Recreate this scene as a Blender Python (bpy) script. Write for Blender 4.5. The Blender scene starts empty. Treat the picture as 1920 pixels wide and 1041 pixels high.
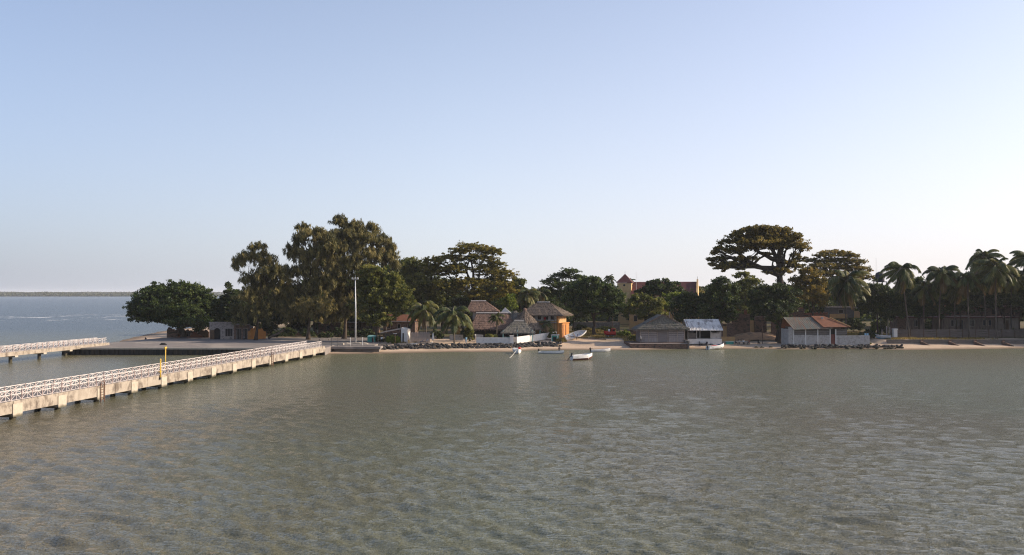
import bpy, bmesh, math, random
import numpy as np
from mathutils import Vector, Matrix, noise
R = math.radians
C = bpy.context.scene.collection
rnd = random.Random(7)

# ------------------------------------------------------------------ camera, sky, sun
F, H, HY = 1600.0, 14.0, 549.0          # focal length in photo pixels, eye height above the water (m), horizon row
cam_d = bpy.data.cameras.new('camera'); cam = bpy.data.objects.new('camera', cam_d); C.objects.link(cam)
cam_d.sensor_width = 36; cam_d.lens = 36*F/1920; cam_d.clip_start = 0.5; cam_d.clip_end = 60000
cam.location = (0, 0, H); cam.rotation_euler = (R(90)+math.atan((HY-520.5)/F), 0, 0)
bpy.context.scene.camera = cam
SUN_EL, SUN_AZ = 24.0, 4.0              # azimuth measured from +X towards +Y (behind the shore)
world = bpy.data.worlds.new('World'); bpy.context.scene.world = world; world.use_nodes = True
wn, wl = world.node_tree.nodes, world.node_tree.links
sky = wn.new('ShaderNodeTexSky'); sky.sky_type = 'NISHITA'; sky.sun_disc = False
sky.sun_elevation = R(SUN_EL); sky.sun_rotation = R(90-SUN_AZ)
sky.altitude = 0; sky.air_density = .6; sky.dust_density = 1.2; sky.ozone_density = 1.0
# pale sea haze lying low in the sky, brighter towards the sun
wtc = wn.new('ShaderNodeTexCoord'); wsp = wn.new('ShaderNodeSeparateXYZ'); wl.new(wtc.outputs['Generated'], wsp.inputs[0])
def wmath(op, a, b=0.0):
    m = wn.new('ShaderNodeMath'); m.operation = op
    for s_, v in ((m.inputs[0], a), (m.inputs[1], b)):
        if isinstance(v, (int, float)): s_.default_value = v
        else: wl.new(v, s_)
    return m.outputs[0]
veil_f = wmath('POWER', 2.718, wmath('MULTIPLY', wmath('MAXIMUM', wsp.outputs[2], 0.0), -3.3))
az = wmath('ADD', wmath('MULTIPLY', wsp.outputs[0], math.cos(R(SUN_AZ))), wmath('MULTIPLY', wsp.outputs[1], math.sin(R(SUN_AZ))))
wr = wn.new('ShaderNodeMapRange'); wl.new(az, wr.inputs[0]); wr.inputs[1].default_value = -.5; wr.inputs[2].default_value = .62
vr = wn.new('ShaderNodeValToRGB'); ve = vr.color_ramp.elements; ve.new(.5)
for i_, (p_, c_) in enumerate(((0, (.49,.52,.60)), (.45, (.78,.80,.85)), (1, (1.04,.96,.95)))): ve[i_].position = p_; ve[i_].color = (*c_, 1)
wl.new(wr.outputs[0], vr.inputs[0])
vm = wn.new('ShaderNodeVectorMath'); vm.operation = 'SCALE'; vm.inputs['Scale'].default_value = 3.57; wl.new(vr.outputs[0], vm.inputs[0])
wmx = wn.new('ShaderNodeMix'); wmx.data_type = 'RGBA'; wmx.clamp_result = False; wl.new(veil_f, wmx.inputs[0]); wl.new(sky.outputs[0], wmx.inputs[6]); wl.new(vm.outputs[0], wmx.inputs[7])
wl.new(wmx.outputs[2], wn['Background'].inputs[0]); wn['Background'].inputs[1].default_value = 0.14
sd = bpy.data.lights.new('sun', 'SUN'); sd.energy = 4.0; sd.angle = R(0.5); sd.color = (1, .83, .64)
sun = bpy.data.objects.new('sun', sd); C.objects.link(sun)
sv = Vector((math.cos(R(SUN_AZ))*math.cos(R(SUN_EL)), math.sin(R(SUN_AZ))*math.cos(R(SUN_EL)), math.sin(R(SUN_EL))))
sun.rotation_euler = sv.to_track_quat('Z', 'Y').to_euler(); sun.location = sv*300
vs = bpy.context.scene.view_settings
vs.view_transform = 'Standard'; vs.look = 'None'; vs.exposure = 0.95; vs.gamma = 1.0; vs.use_curve_mapping = False
cy = bpy.context.scene.cycles
cy.use_denoising = True; cy.denoising_prefilter = 'NONE'; cy.denoising_input_passes = 'RGB_ALBEDO_NORMAL'; cy.pixel_filter_type = 'BLACKMAN_HARRIS'; cy.filter_width = 1.15; cy.max_bounces = 8; cy.transparent_max_bounces = 8; cy.volume_bounces = 1

# ------------------------------------------------------------------ small maths
def WX(px, D): return (px-960)/F*D
def WZ(py, D): return H-(py-HY)*D/F
def W(px, py, D): return Vector((WX(px, D), D, WZ(py, D)))
def interp(x, pts): return float(np.interp(x, [p[0] for p in pts], [p[1] for p in pts]))

# ------------------------------------------------------------------ materials
def mat(name, c1, c2=None, scale=2.0, rough=.85, bump=0.0, stretch=(1, 1, 1), spec=.3, c3=None, s3=.4, t3=.62, metal=0.0, bdist=.05):
    m = bpy.data.materials.new(name); m.use_nodes = True
    n, l = m.node_tree.nodes, m.node_tree.links; p = n['Principled BSDF']
    p.inputs['Roughness'].default_value = rough; p.inputs['Specular IOR Level'].default_value = spec; p.inputs['Metallic'].default_value = metal
    if c2 is None: c2 = tuple(x*.75 for x in c1)
    tc = n.new('ShaderNodeTexCoord'); mp = n.new('ShaderNodeMapping'); mp.inputs['Scale'].default_value = stretch
    l.new(tc.outputs['Object'], mp.inputs[0])
    nz = n.new('ShaderNodeTexNoise'); nz.inputs['Scale'].default_value = scale; nz.inputs['Detail'].default_value = 6; nz.inputs['Roughness'].default_value = .65
    l.new(mp.outputs[0], nz.inputs['Vector'])
    rp = n.new('ShaderNodeValToRGB'); rp.color_ramp.elements[0].position = .32; rp.color_ramp.elements[1].position = .68
    rp.color_ramp.elements[0].color = (*c2, 1); rp.color_ramp.elements[1].color = (*c1, 1)
    l.new(nz.outputs[0], rp.inputs[0]); out = rp.outputs[0]
    if c3 is not None:
        n2 = n.new('ShaderNodeTexNoise'); n2.inputs['Scale'].default_value = s3; n2.inputs['Detail'].default_value = 8; n2.inputs['Roughness'].default_value = .7
        l.new(mp.outputs[0], n2.inputs['Vector'])
        r2 = n.new('ShaderNodeValToRGB'); r2.color_ramp.elements[0].position = t3-.06; r2.color_ramp.elements[1].position = t3+.06
        l.new(n2.outputs[0], r2.inputs[0])
        mx = n.new('ShaderNodeMix'); mx.data_type = 'RGBA'; l.new(r2.outputs[0], mx.inputs[0]); l.new(out, mx.inputs[6]); mx.inputs[7].default_value = (*c3, 1)
        out = mx.outputs[2]
    l.new(out, p.inputs['Base Color'])
    if bump:
        b = n.new('ShaderNodeBump'); b.inputs['Strength'].default_value = bump; b.inputs['Distance'].default_value = bdist
        l.new(nz.outputs[0], b.inputs['Height']); l.new(b.outputs[0], p.inputs['Normal'])
    return m

def leafmat(name, cols, trans=.35):
    m = bpy.data.materials.new(name); m.use_nodes = True
    n, l = m.node_tree.nodes, m.node_tree.links; p = n['Principled BSDF']
    p.inputs['Roughness'].default_value = .55; p.inputs['Specular IOR Level'].default_value = .25
    a = n.new('ShaderNodeAttribute'); a.attribute_name = 'tint'
    rp = n.new('ShaderNodeValToRGB'); e = rp.color_ramp.elements
    for i, c in enumerate(cols):
        el = e[i] if i < 2 else e.new(1)
        el.color = (*c, 1)
    for i in range(len(cols)): e[i].position = i/(len(cols)-1)
    for i, c in enumerate(cols): e[i].color = (*c, 1)
    l.new(a.outputs['Fac'], rp.inputs[0]); l.new(rp.outputs[0], p.inputs['Base Color'])
    t = n.new('ShaderNodeBsdfTranslucent'); l.new(rp.outputs[0], t.inputs[0])
    mx = n.new('ShaderNodeMixShader'); mx.inputs[0].default_value = trans
    l.new(p.outputs[0], mx.inputs[1]); l.new(t.outputs[0], mx.inputs[2]); l.new(mx.outputs[0], n['Material Output'].inputs[0])
    return m

M = dict(
 concrete=mat('concrete', (.34,.30,.25), (.25,.21,.17), 1.6, .9, .5, c3=(.13,.105,.085), s3=.9, t3=.55, stretch=(.7,1,.55)),
 pale_concrete=mat('pale_concrete', (.42,.37,.30), (.33,.29,.235), 2.5, .9, .3, c3=(.30,.25,.2), s3=1.2, t3=.6),
 apron=mat('apron', (.20,.175,.16), (.15,.135,.125), .25, .92, .2, c3=(.27,.235,.20), s3=.12, t3=.58),
 sheetpile=mat('sheetpile', (.035,.033,.03), (.02,.02,.018), 3, .8, .4, c3=(.07,.05,.035), s3=.8, stretch=(1,1,.3)),
 dark_pile=mat('dark_pile', (.07,.06,.05), (.04,.035,.03), 3, .9, .4, c3=(.15,.1,.07), s3=1.5),
 rail_white=mat('rail_white', (.60,.55,.53), (.48,.43,.41), 3, .6, c3=(.35,.2,.13), s3=2.5, t3=.68),
 rail_post=mat('rail_post', (.34,.27,.25), (.24,.18,.165), 3, .7, c3=(.2,.1,.06), s3=2),
 yellow=mat('yellow', (.65,.42,.06), (.5,.32,.05), 3, .5, c3=(.3,.2,.06), s3=3),
 rust_steel=mat('rust_steel', (.16,.08,.05), (.08,.045,.03), 6, .8),
 grey_steel=mat('grey_steel', (.55,.56,.57), (.42,.43,.44), 3, .45, metal=.3),
 dark_steel=mat('dark_steel', (.06,.06,.065), (.035,.035,.04), 4, .6),
 white_wall=mat('white_wall', (.62,.60,.57), (.52,.50,.47), 1.5, .9, .2, c3=(.38,.35,.32), s3=.9, t3=.66),
 old_white=mat('old_white', (.42,.395,.375), (.29,.27,.25), 2.2, .9, .3, c3=(.24,.22,.2), s3=1.2, t3=.56),
 stone_white=mat('stone_white', (.33,.29,.265), (.19,.165,.15), 3.5, .95, .6, c3=(.12,.1,.09), s3=1.6, t3=.57),
 brick=mat('brick', (.25,.095,.05), (.12,.055,.035), 4, .95, .7, c3=(.09,.06,.05), s3=1.5, t3=.6, stretch=(1,1,2)),
 ruin=mat('ruin', (.20,.12,.085), (.10,.065,.05), 3.5, .95, .8, c3=(.045,.04,.035), s3=1.2, t3=.55, stretch=(1,1,2)),
 ochre=mat('ochre', (.42,.19,.055), (.34,.145,.045), 1.5, .9, .2, c3=(.28,.1,.04), s3=.9, t3=.64),
 ochre_pale=mat('ochre_pale', (.46,.29,.13), (.36,.22,.105), 1.2, .9, .2, c3=(.4,.22,.1), s3=.8),
 cream=mat('cream', (.60,.41,.20), (.50,.33,.16), 1, .9, .1, c3=(.42,.3,.19), s3=.5, t3=.65),
 church_roof=mat('church_roof', (.115,.033,.03), (.08,.027,.025), .8, .8, .2, stretch=(1,1,3)),
 thatch=mat('thatch', (.20,.155,.12), (.085,.065,.052), 3, 1, 1, stretch=(2.5,2.5,.5), c3=(.05,.042,.036), s3=1.2, t3=.56),
 thatch_grey=mat('thatch_grey', (.20,.185,.16), (.08,.074,.064), 3, 1, 1, stretch=(2.5,2.5,.5), c3=(.10,.11,.075), s3=.7, t3=.6),
 thatch_brown=mat('thatch_brown', (.24,.155,.115), (.12,.075,.058), 3, 1, 1, stretch=(2.5,2.5,.5), c3=(.06,.042,.036), s3=1.2, t3=.58),
 ridge=mat('ridge', (.55,.51,.47), (.4,.36,.32), 2, .9),
 board=mat('board', (.25,.22,.21), (.14,.12,.115), 1.5, .9, .4, stretch=(.35,.35,6)),
 board_pale=mat('board_pale', (.34,.30,.28), (.22,.19,.18), 1.5, .9, .3, stretch=(5,5,.4)),
 wood=mat('wood', (.13,.08,.05), (.07,.045,.03), 4, .85, .3, stretch=(1,1,.3)),
 pale_wood=mat('pale_wood', (.40,.33,.27), (.25,.2,.17), 3, .85, .3, stretch=(1,1,.3)),
 turquoise=mat('turquoise', (.30,.52,.49), (.22,.4,.38), 3, .7),
 teal=mat('teal', (.04,.25,.21), (.03,.18,.15), 3, .6),
 metal_roof=mat('metal_roof', (.68,.66,.64), (.50,.48,.46), 1.2, .8, .2, c3=(.24,.22,.21), s3=.5, t3=.55, spec=.1, stretch=(1.5,.4,1)),
 green_roof=mat('green_roof', (.19,.215,.19), (.10,.115,.10), 1.5, .85, .3, c3=(.22,.13,.085), s3=1.1, t3=.52, stretch=(3,.35,.35)),
 rust_roof=mat('rust_roof', (.20,.078,.04), (.10,.042,.025), 1.6, .85, .3, c3=(.12,.06,.04), s3=.8, t3=.6),
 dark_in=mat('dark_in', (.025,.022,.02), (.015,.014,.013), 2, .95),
 mesh_grey=mat('mesh_grey', (.13,.115,.105), (.075,.068,.062), 1.2, .9, stretch=(1,1,4)),
 door_red=mat('door_red', (.17,.055,.04), (.1,.035,.028), 3, .8),
 boat_white=mat('boat_white', (.70,.70,.69), (.62,.62,.61), 2, .35, spec=.5, c3=(.5,.48,.45), s3=1.5, t3=.7),
 boat_grey=mat('boat_grey', (.45,.46,.47), (.33,.34,.35), 2, .6),
 boat_brown=mat('boat_brown', (.16,.055,.035), (.09,.035,.025), 3, .6),
 boat_blue=mat('boat_blue', (.05,.12,.20), (.035,.08,.14), 3, .6),
 red=mat('red', (.48,.03,.025), (.33,.02,.02), 3, .5),
 rubber=mat('rubber', (.02,.02,.022), (.014,.014,.015), 5, .7),
 plastic_dark=mat('plastic_dark', (.035,.035,.045), (.02,.02,.03), 5, .5),
 rope=mat('rope', (.6,.58,.52), (.45,.43,.4), 8, .9),
 earth=mat('earth', (.40,.24,.13), (.26,.155,.09), .9, .95, .8, c3=(.12,.09,.06), s3=.6, t3=.58),
 bark_dark=mat('bark_dark', (.035,.026,.02), (.018,.014,.011), 3, .95, .6, stretch=(1,1,.3)),
 fence_board=mat('fence_board', (.17,.135,.115), (.09,.072,.062), 1.5, .9, .4, stretch=(.35,.35,5)),
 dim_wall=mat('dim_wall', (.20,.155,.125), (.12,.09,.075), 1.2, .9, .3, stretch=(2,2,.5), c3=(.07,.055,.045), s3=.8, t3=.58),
 bark=mat('bark', (.075,.055,.042), (.035,.027,.021), 3, .95, .6, stretch=(1,1,.3)),
 bark_pale=mat('bark_pale', (.17,.135,.11), (.09,.075,.06), 3, .95, .6, stretch=(1,1,.3)),
 palm_bark=mat('palm_bark', (.13,.105,.085), (.06,.05,.04), 4, .95, .7, stretch=(.4,.4,3)),
 rock=mat('rock', (.050,.048,.047), (.018,.018,.019), 2, .85, .6, c3=(.12,.11,.10), s3=1.0, t3=.62),
 rubble=mat('rubble', (.20,.175,.15), (.08,.07,.06), 2, .9, .7, c3=(.36,.34,.31), s3=.5, t3=.62),
 skin=mat('skin', (.06,.035,.025), (.045,.027,.02), 5, .6),
 hair=mat('hair', (.012,.01,.01), (.008,.008,.008), 5, .9),
 cloth_blue=mat('cloth_blue', (.22,.40,.55), (.17,.32,.45), 5, .9),
 cloth_white=mat('cloth_white', (.7,.7,.68), (.6,.6,.58), 5, .9),
 cloth_dark=mat('cloth_dark', (.025,.028,.04), (.015,.017,.025), 5, .9),
 cloth_red=mat('cloth_red', (.4,.03,.035), (.3,.02,.03), 5, .9),
 cloth_grey=mat('cloth_grey', (.2,.2,.21), (.14,.14,.15), 5, .9),
)
def tide(m):      # weed and damp below the high-water mark
    n, l = m.node_tree.nodes, m.node_tree.links; p = n['Principled BSDF']; src = p.inputs['Base Color'].links[0].from_socket
    g = n.new('ShaderNodeNewGeometry'); sp_ = n.new('ShaderNodeSeparateXYZ'); l.new(g.outputs['Position'], sp_.inputs[0])
    t = n.new('ShaderNodeTexNoise'); t.inputs['Scale'].default_value = 1.6; t.inputs['Detail'].default_value = 5; l.new(g.outputs['Position'], t.inputs['Vector'])
    a = n.new('ShaderNodeMath'); a.operation = 'MULTIPLY_ADD'; l.new(t.outputs[0], a.inputs[0]); a.inputs[1].default_value = -.5; l.new(sp_.outputs[2], a.inputs[2])
    r = n.new('ShaderNodeMapRange'); l.new(a.outputs[0], r.inputs[0]); r.inputs[1].default_value = .16; r.inputs[2].default_value = .42; r.inputs[3].default_value = .85; r.inputs[4].default_value = 0
    mx = n.new('ShaderNodeMix'); mx.data_type = 'RGBA'; l.new(r.outputs[0], mx.inputs[0]); l.new(src, mx.inputs[6]); mx.inputs[7].default_value = (.045,.042,.025,1); l.new(mx.outputs[2], p.inputs['Base Color'])
for k_ in ('concrete', 'pale_concrete', 'dark_pile', 'rock'): tide(M[k_])
L = dict(
 mango=leafmat('mango_leaf', [(.015,.030,.010), (.055,.085,.022), (.15,.175,.04)], .4),
 dark=leafmat('dark_leaf', [(.012,.024,.009), (.042,.062,.018), (.11,.13,.035)]),
 gold=leafmat('gold_leaf', [(.045,.055,.013), (.17,.150,.026), (.32,.22,.032)], .45),
 kapok=leafmat('kapok_leaf', [(.040,.045,.014), (.155,.125,.028), (.31,.20,.036)], .45),
 casu=leafmat('casuarina_leaf', [(.035,.044,.018), (.165,.150,.055), (.33,.25,.09)], .45),
 olive=leafmat('olive_leaf', [(.034,.052,.014), (.135,.145,.032), (.26,.23,.05)], .45),
 bright=leafmat('bright_leaf', [(.055,.090,.014), (.14,.18,.024), (.23,.25,.04)], .45),
 palm=leafmat('palm_leaf', [(.022,.038,.012), (.075,.092,.024), (.19,.17,.045), (.15,.095,.04)], .35),
 grass=leafmat('grass_blade', [(.10,.09,.022), (.19,.15,.04), (.30,.20,.07)], .4),
 far=leafmat('far_leaf', [(.03,.04,.018), (.05,.06,.025), (.08,.08,.03)], .3),
)

# ------------------------------------------------------------------ mesh builder
class MB:
    def __init__(s): s.v = []; s.f = []; s.m = []
    def poly(s, vs_, fs, mi=0):
        b = len(s.v); s.v += [tuple(v) for v in vs_]
        for f in fs: s.f.append([b+i for i in f]); s.m.append(mi)
        return s
    def box(s, x0, x1, y0, y1, z0, z1, mi=0, rot=None):
        vs_ = [Vector((x, y, z)) for z in (z0, z1) for x, y in ((x0, y0), (x1, y0), (x1, y1), (x0, y1))]
        if rot is not None:
            c = Vector(((x0+x1)/2, (y0+y1)/2, (z0+z1)/2)); vs_ = [c+rot@(v-c) for v in vs_]
        return s.poly(vs_, [(3,2,1,0), (4,5,6,7), (0,1,5,4), (1,2,6,5), (2,3,7,6), (3,0,4,7)], mi)
    def prism(s, pts, z0, z1, mi=0):        # pts counter-clockwise in xy
        n = len(pts); v = [(x, y, z0) for x, y in pts]+[(x, y, z1) for x, y in pts]
        return s.poly(v, [tuple(range(n-1, -1, -1)), tuple(range(n, 2*n))]+[(i, (i+1) % n, n+(i+1) % n, n+i) for i in range(n)], mi)
    def bar(s, a, b, w=.05, h=None, mi=0):
        a, b = Vector(a), Vector(b); d = (b-a).normalized(); h = h or w
        u = d.cross(Vector((0, 0, 1))); u = u.normalized() if u.length > 1e-3 else Vector((1, 0, 0)); t = u.cross(d).normalized()
        vs_ = [p+u*i*w/2+t*j*h/2 for p in (a, b) for i, j in ((-1,-1), (1,-1), (1,1), (-1,1))]
        return s.poly(vs_, [(3,2,1,0), (4,5,6,7), (0,1,5,4), (1,2,6,5), (2,3,7,6), (3,0,4,7)], mi)
    def tube(s, pts, rs, n=7, mi=0):
        pts = [Vector(p) for p in pts]; vs_ = []; fs = []
        if not hasattr(rs, '__len__'): rs = [rs]*len(pts)
        for i, p in enumerate(pts):
            d = (pts[min(i+1, len(pts)-1)]-pts[max(i-1, 0)]).normalized()
            u = d.cross(Vector((.3, 1, .1))).normalized(); w = d.cross(u)
            for k in range(n):
                a = 2*math.pi*k/n; vs_.append(p+(u*math.cos(a)+w*math.sin(a))*rs[i])
        for i in range(len(pts)-1):
            for k in range(n): k2 = (k+1) % n; fs.append((i*n+k, (i+1)*n+k, (i+1)*n+k2, i*n+k2))
        fs.append(tuple(range(n))); fs.append(tuple(range(len(pts)*n-1, (len(pts)-1)*n-1, -1)))
        return s.poly(vs_, fs, mi)
    def build(s, name, ms, parent=None, smooth=False):
        me = bpy.data.meshes.new(name); me.from_pydata(s.v, [], s.f)
        ms = ms if isinstance(ms, (list, tuple)) else [ms]
        for m in ms: me.materials.append(m)
        if len(ms) > 1: me.polygons.foreach_set('material_index', s.m)
        if smooth: me.polygons.foreach_set('use_smooth', [True]*len(s.f))
        me.update()
        return link(name, me, parent)
def link(name, me, parent=None):
    o = bpy.data.objects.new(name, me); C.objects.link(o)
    if parent: o.parent = parent
    return o
def tag(o, label=None, cat=None, group=None, kind=None):
    if label: o['label'] = label
    if cat: o['category'] = cat
    if group: o['group'] = group
    if kind: o['kind'] = kind
    return o
def thing(name, label, cat, loc=(0,0,0), rz=0, group=None):
    o = bpy.data.objects.new(name, None); C.objects.link(o); o.location = loc; o.rotation_euler = (0, 0, R(rz)); o.empty_display_size = .3
    return tag(o, label, cat, group)
def copy_tree(o, parent=None, label=None):
    c = o.copy(); C.objects.link(c)
    if parent: c.parent = parent
    if label: c['label'] = label
    for ch in list(o.children): copy_tree(ch, c)
    return c

def np_mesh(name, V, quads, tint=None, material=None, smooth=False):
    me = bpy.data.meshes.new(name); nf = len(quads); k = quads.shape[1]
    me.vertices.add(len(V)); me.vertices.foreach_set('co', V.astype(np.float32).ravel())
    me.loops.add(nf*k); me.loops.foreach_set('vertex_index', quads.astype(np.int32).ravel())
    me.polygons.add(nf); me.polygons.foreach_set('loop_start', np.arange(0, nf*k, k, dtype=np.int32))
    me.polygons.foreach_set('loop_total', np.full(nf, k, dtype=np.int32))
    if smooth: me.polygons.foreach_set('use_smooth', [True]*nf)
    if tint is not None:
        a = me.attributes.new('tint', 'FLOAT', 'FACE'); a.data.foreach_set('value', tint.astype(np.float32))
    if material: me.materials.append(material)
    me.update(calc_edges=True); me.validate()
    return me

# ------------------------------------------------------------------ terrain
SHORE = [(-140,193), (-45,193), (-33,196), (-14,202), (-1,202), (5,208), (13,209), (31,208.5), (44,213), (58,213), (71,210.5), (85,213), (97,209), (129,215), (400,216), (3000,230)]
LEFT = [(185,-103), (193,-101), (216,-106), (260,-117), (307,-127), (400,-130), (600,-105), (900,0), (2200,300), (9000,1500)]   # (Y, X) of the west shore
def smooth(t): t = min(max(t, 0), 1); return t*t*(3-2*t)
def ground(x, y):
    d1 = y-interp(x, SHORE); d2 = (x-interp(y, LEFT)); d2w = d2*.55
    def prof(d):
        if d < 0: return max(d*.12, -2)
        return min(d*.07, .5)
    a = prof(d1); top = 1.5
    if d1 > 7:
        w = smooth((x-9)/9) if x > -36 else 0
        steep = .5+1.0*smooth((d1-8)/4.5); gentle = .5+1.0*smooth((d1-7)/26)
        a = steep*(1-w)+gentle*w
    if x > 97 and y > 222.3: a = max(a, 1.8-.3*smooth((100-x)/3))
    b = prof(d2w)
    if d2w > 7: b = .5+1.0*smooth((d2w-7)/12)
    z = min(a, b)
    if z > 1.2:
        z += .012*max(0, min(y, 420)-250)
    z += .05*noise.noise(Vector((x*.25, y*.25, 0)))+.03*noise.noise(Vector((x, y, 3)))
    return z
def G(px, D): x = WX(px, D); return Vector((x, D, ground(x, D)))

xs = np.concatenate([np.arange(-150, 150, 1.3), 150*1.12**np.arange(0, 28)])
ys = np.concatenate([np.arange(184, 262, .9), 262+3*np.arange(0, 46), 400*1.14**np.arange(0, 22)])
nx, ny = len(xs), len(ys)
V = np.array([(x, y, ground(x, y)) for y in ys for x in xs])
idx = np.arange(nx*ny).reshape(ny, nx)
Q = np.stack([idx[:-1,:-1], idx[:-1,1:], idx[1:,1:], idx[1:,:-1]], -1).reshape(-1, 4)
gm = bpy.data.materials.new('shore_ground'); gm.use_nodes = True
n, l = gm.node_tree.nodes, gm.node_tree.links; p = n['Principled BSDF']; p.inputs['Roughness'].default_value = .95; p.inputs['Specular IOR Level'].default_value = .15
geo = n.new('ShaderNodeNewGeometry'); sep = n.new('ShaderNodeSeparateXYZ'); l.new(geo.outputs['Position'], sep.inputs[0])
n1 = n.new('ShaderNodeTexNoise'); n1.inputs['Scale'].default_value = .12; n1.inputs['Detail'].default_value = 8; n1.inputs['Roughness'].default_value = .7; l.new(geo.outputs['Position'], n1.inputs['Vector'])
n2 = n.new('ShaderNodeTexNoise'); n2.inputs['Scale'].default_value = 2.5; n2.inputs['Detail'].default_value = 6; l.new(geo.outputs['Position'], n2.inputs['Vector'])
def ramp(n, l, src, p0, p1, c0, c1):
    r = n.new('ShaderNodeValToRGB'); e = r.color_ramp.elements; e[0].position = p0; e[1].position = p1; e[0].color = (*c0, 1); e[1].color = (*c1, 1); l.new(src, r.inputs[0]); return r.outputs[0]
def mixc(n, l, f, a, b):
    m = n.new('ShaderNodeMix'); m.data_type = 'RGBA'
    for s, v in ((m.inputs[0], f), (m.inputs[6], a), (m.inputs[7], b)):
        if hasattr(v, 'default_value') or hasattr(v, 'links'): l.new(v, s)
        else: s.default_value = v if not isinstance(v, tuple) else (*v, 1)
    return m.outputs[2]
def math_(n, l, op, a, b=0.0, clamp=False):
    m = n.new('ShaderNodeMath'); m.operation = op; m.use_clamp = clamp
    for s, v in ((m.inputs[0], a), (m.inputs[1], b)):
        if isinstance(v, (int, float)): s.default_value = v
        else: l.new(v, s)
    return m.outputs[0]
def mrange(n, l, v, a, b, c=0.0, d=1.0):
    m = n.new('ShaderNodeMapRange'); l.new(v, m.inputs[0]); m.inputs[1].default_value = a; m.inputs[2].default_value = b; m.inputs[3].default_value = c; m.inputs[4].default_value = d; return m.outputs[0]
sand = ramp(n, l, n2.outputs[0], .35, .65, (.40,.30,.215), (.50,.385,.28))
sand = mixc(n, l, ramp(n, l, n1.outputs[0], .50, .62, (0,0,0), (1,1,1)), sand, (.33,.25,.18))
wetf = mrange(n, l, math_(n, l, 'ADD', sep.outputs[2], math_(n, l, 'MULTIPLY', math_(n, l, 'SUBTRACT', n1.outputs[0], .5), .25)), .06, .28, 1, 0)
sand = mixc(n, l, wetf, sand, (.155,.115,.08))
soil = ramp(n, l, n2.outputs[0], .35, .65, (.07,.055,.035), (.15,.11,.06))
soil = mixc(n, l, ramp(n, l, n1.outputs[0], .48, .6, (0,0,0), (1,1,1)), soil, (.075,.08,.028))
gf = mrange(n, l, math_(n, l, 'ADD', sep.outputs[1], math_(n, l, 'MULTIPLY', n1.outputs[0], 30)), 246, 256)
gf = math_(n, l, 'MULTIPLY', gf, mrange(n, l, sep.outputs[0], -92, -78))
l.new(mixc(n, l, gf, sand, soil), p.inputs['Base Color'])
bp = n.new('ShaderNodeBump'); bp.inputs['Strength'].default_value = .6; bp.inputs['Distance'].default_value = .08; l.new(n2.outputs[0], bp.inputs['Height']); l.new(bp.outputs[0], p.inputs['Normal'])
tag(link('ground', np_mesh('ground', V, Q, None, gm, True)), 'sandy beach and grassy land behind the shore', None, None, 'structure')

# ------------------------------------------------------------------ water: one disk mesh with real waves
def water():
    rs = [0.0]; r = 6.0
    while r < 26: rs.append(r); r += 4
    r = 26.0
    while r < 420: rs.append(r); r *= 1.0046
    while r < 24000: rs.append(r); r *= 1.06
    rs = np.array(rs[1:])
    a_f = np.arange(-37.5, 37.5, .25); a_c = np.concatenate([np.arange(37.5, 322.5, 7.5)])
    an = np.radians(np.concatenate([a_f, a_c]))       # measured from +Y, clockwise
    na, nr = len(an), len(rs)
    Rr, A = np.meshgrid(rs, an, indexing='ij')
    X = Rr*np.sin(A); Y = Rr*np.cos(A); Zz = np.zeros_like(X)
    sp = np.maximum(Rr*.0047, .1)
    rg = np.random.RandomState(3)
    for i in range(110):
        lam = .42*(3.0/.42)**(rg.rand()**.95)
        th = rg.normal(R(241), R(22))                 # wave travel direction
        k = 2*math.pi/lam; kx, ky = k*math.cos(th), k*math.sin(th)
        amp = .0052*lam**.70*(.6+.8*rg.rand())
        att = np.clip((lam/sp-2.2)/2.5, 0, 1)
        ph = kx*X+ky*Y+rg.rand()*6.283+1.1*np.sin(X*.05+i)+.9*np.sin(Y*.06+2*i)
        s = np.sin(ph); Zz += amp*att*(s+.22*np.cos(2*ph))
    gust = .72+.4*np.sin(X*.021+Y*.013+1)*np.sin(Y*.03-X*.008)
    Zz *= gust*np.clip((420-Rr)/120, 0, 1)*np.clip((Rr-20)/10, 0, 1)
    # calmer against the shore
    Zz *= np.clip((205-Y)/20, .25, 1)
    V = np.stack([X, Y, Zz], -1).reshape(-1, 3)
    idx = np.arange(na*nr).reshape(nr, na)
    i0 = idx; i1 = np.roll(idx, -1, axis=1)
    Q = np.stack([i0[:-1], i0[1:], i1[1:], i1[:-1]], -1).reshape(-1, 4)
    c = len(V); V = np.vstack([V, [[0, 0, 0]]])
    me = np_mesh('water', V, Q, None, None, True)
    return me
wm = bpy.data.materials.new('river_water'); wm.use_nodes = True
n, l = wm.node_tree.nodes, wm.node_tree.links; p = n['Principled BSDF']
p.inputs['Roughness'].default_value = .12; p.inputs['IOR'].default_value = 1.33; p.inputs['Specular IOR Level'].default_value = .5
geo = n.new('ShaderNodeNewGeometry'); sep = n.new('ShaderNodeSeparateXYZ'); l.new(geo.outputs['Position'], sep.inputs[0])
def wnoise(scale, sx, sy, rot, det=4, rough=.6):
    mp = n.new('ShaderNodeMapping'); mp.inputs['Scale'].default_value = (sx, sy, 1); mp.inputs['Rotation'].default_value = (0, 0, R(rot)); l.new(geo.outputs['Position'], mp.inputs[0])
    t = n.new('ShaderNodeTexNoise'); t.inputs['Scale'].default_value = scale; t.inputs['Detail'].default_value = det; t.inputs['Roughness'].default_value = rough; l.new(mp.outputs[0], t.inputs['Vector']); return t.outputs[0]
w0 = wnoise(.95, .38, 1.15, 27, 4, .6); w1 = wnoise(1.9, .42, 1.2, 24, 5, .66); w2 = wnoise(6.0, .5, 1.1, 36, 3, .6)
def crest(v, pw=1.0): # sharp crests, round troughs
    return math_(n, l, 'SUBTRACT', 1.0, math_(n, l, 'ABSOLUTE', math_(n, l, 'MULTIPLY', math_(n, l, 'SUBTRACT', v, .5), 3.2)))
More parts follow.
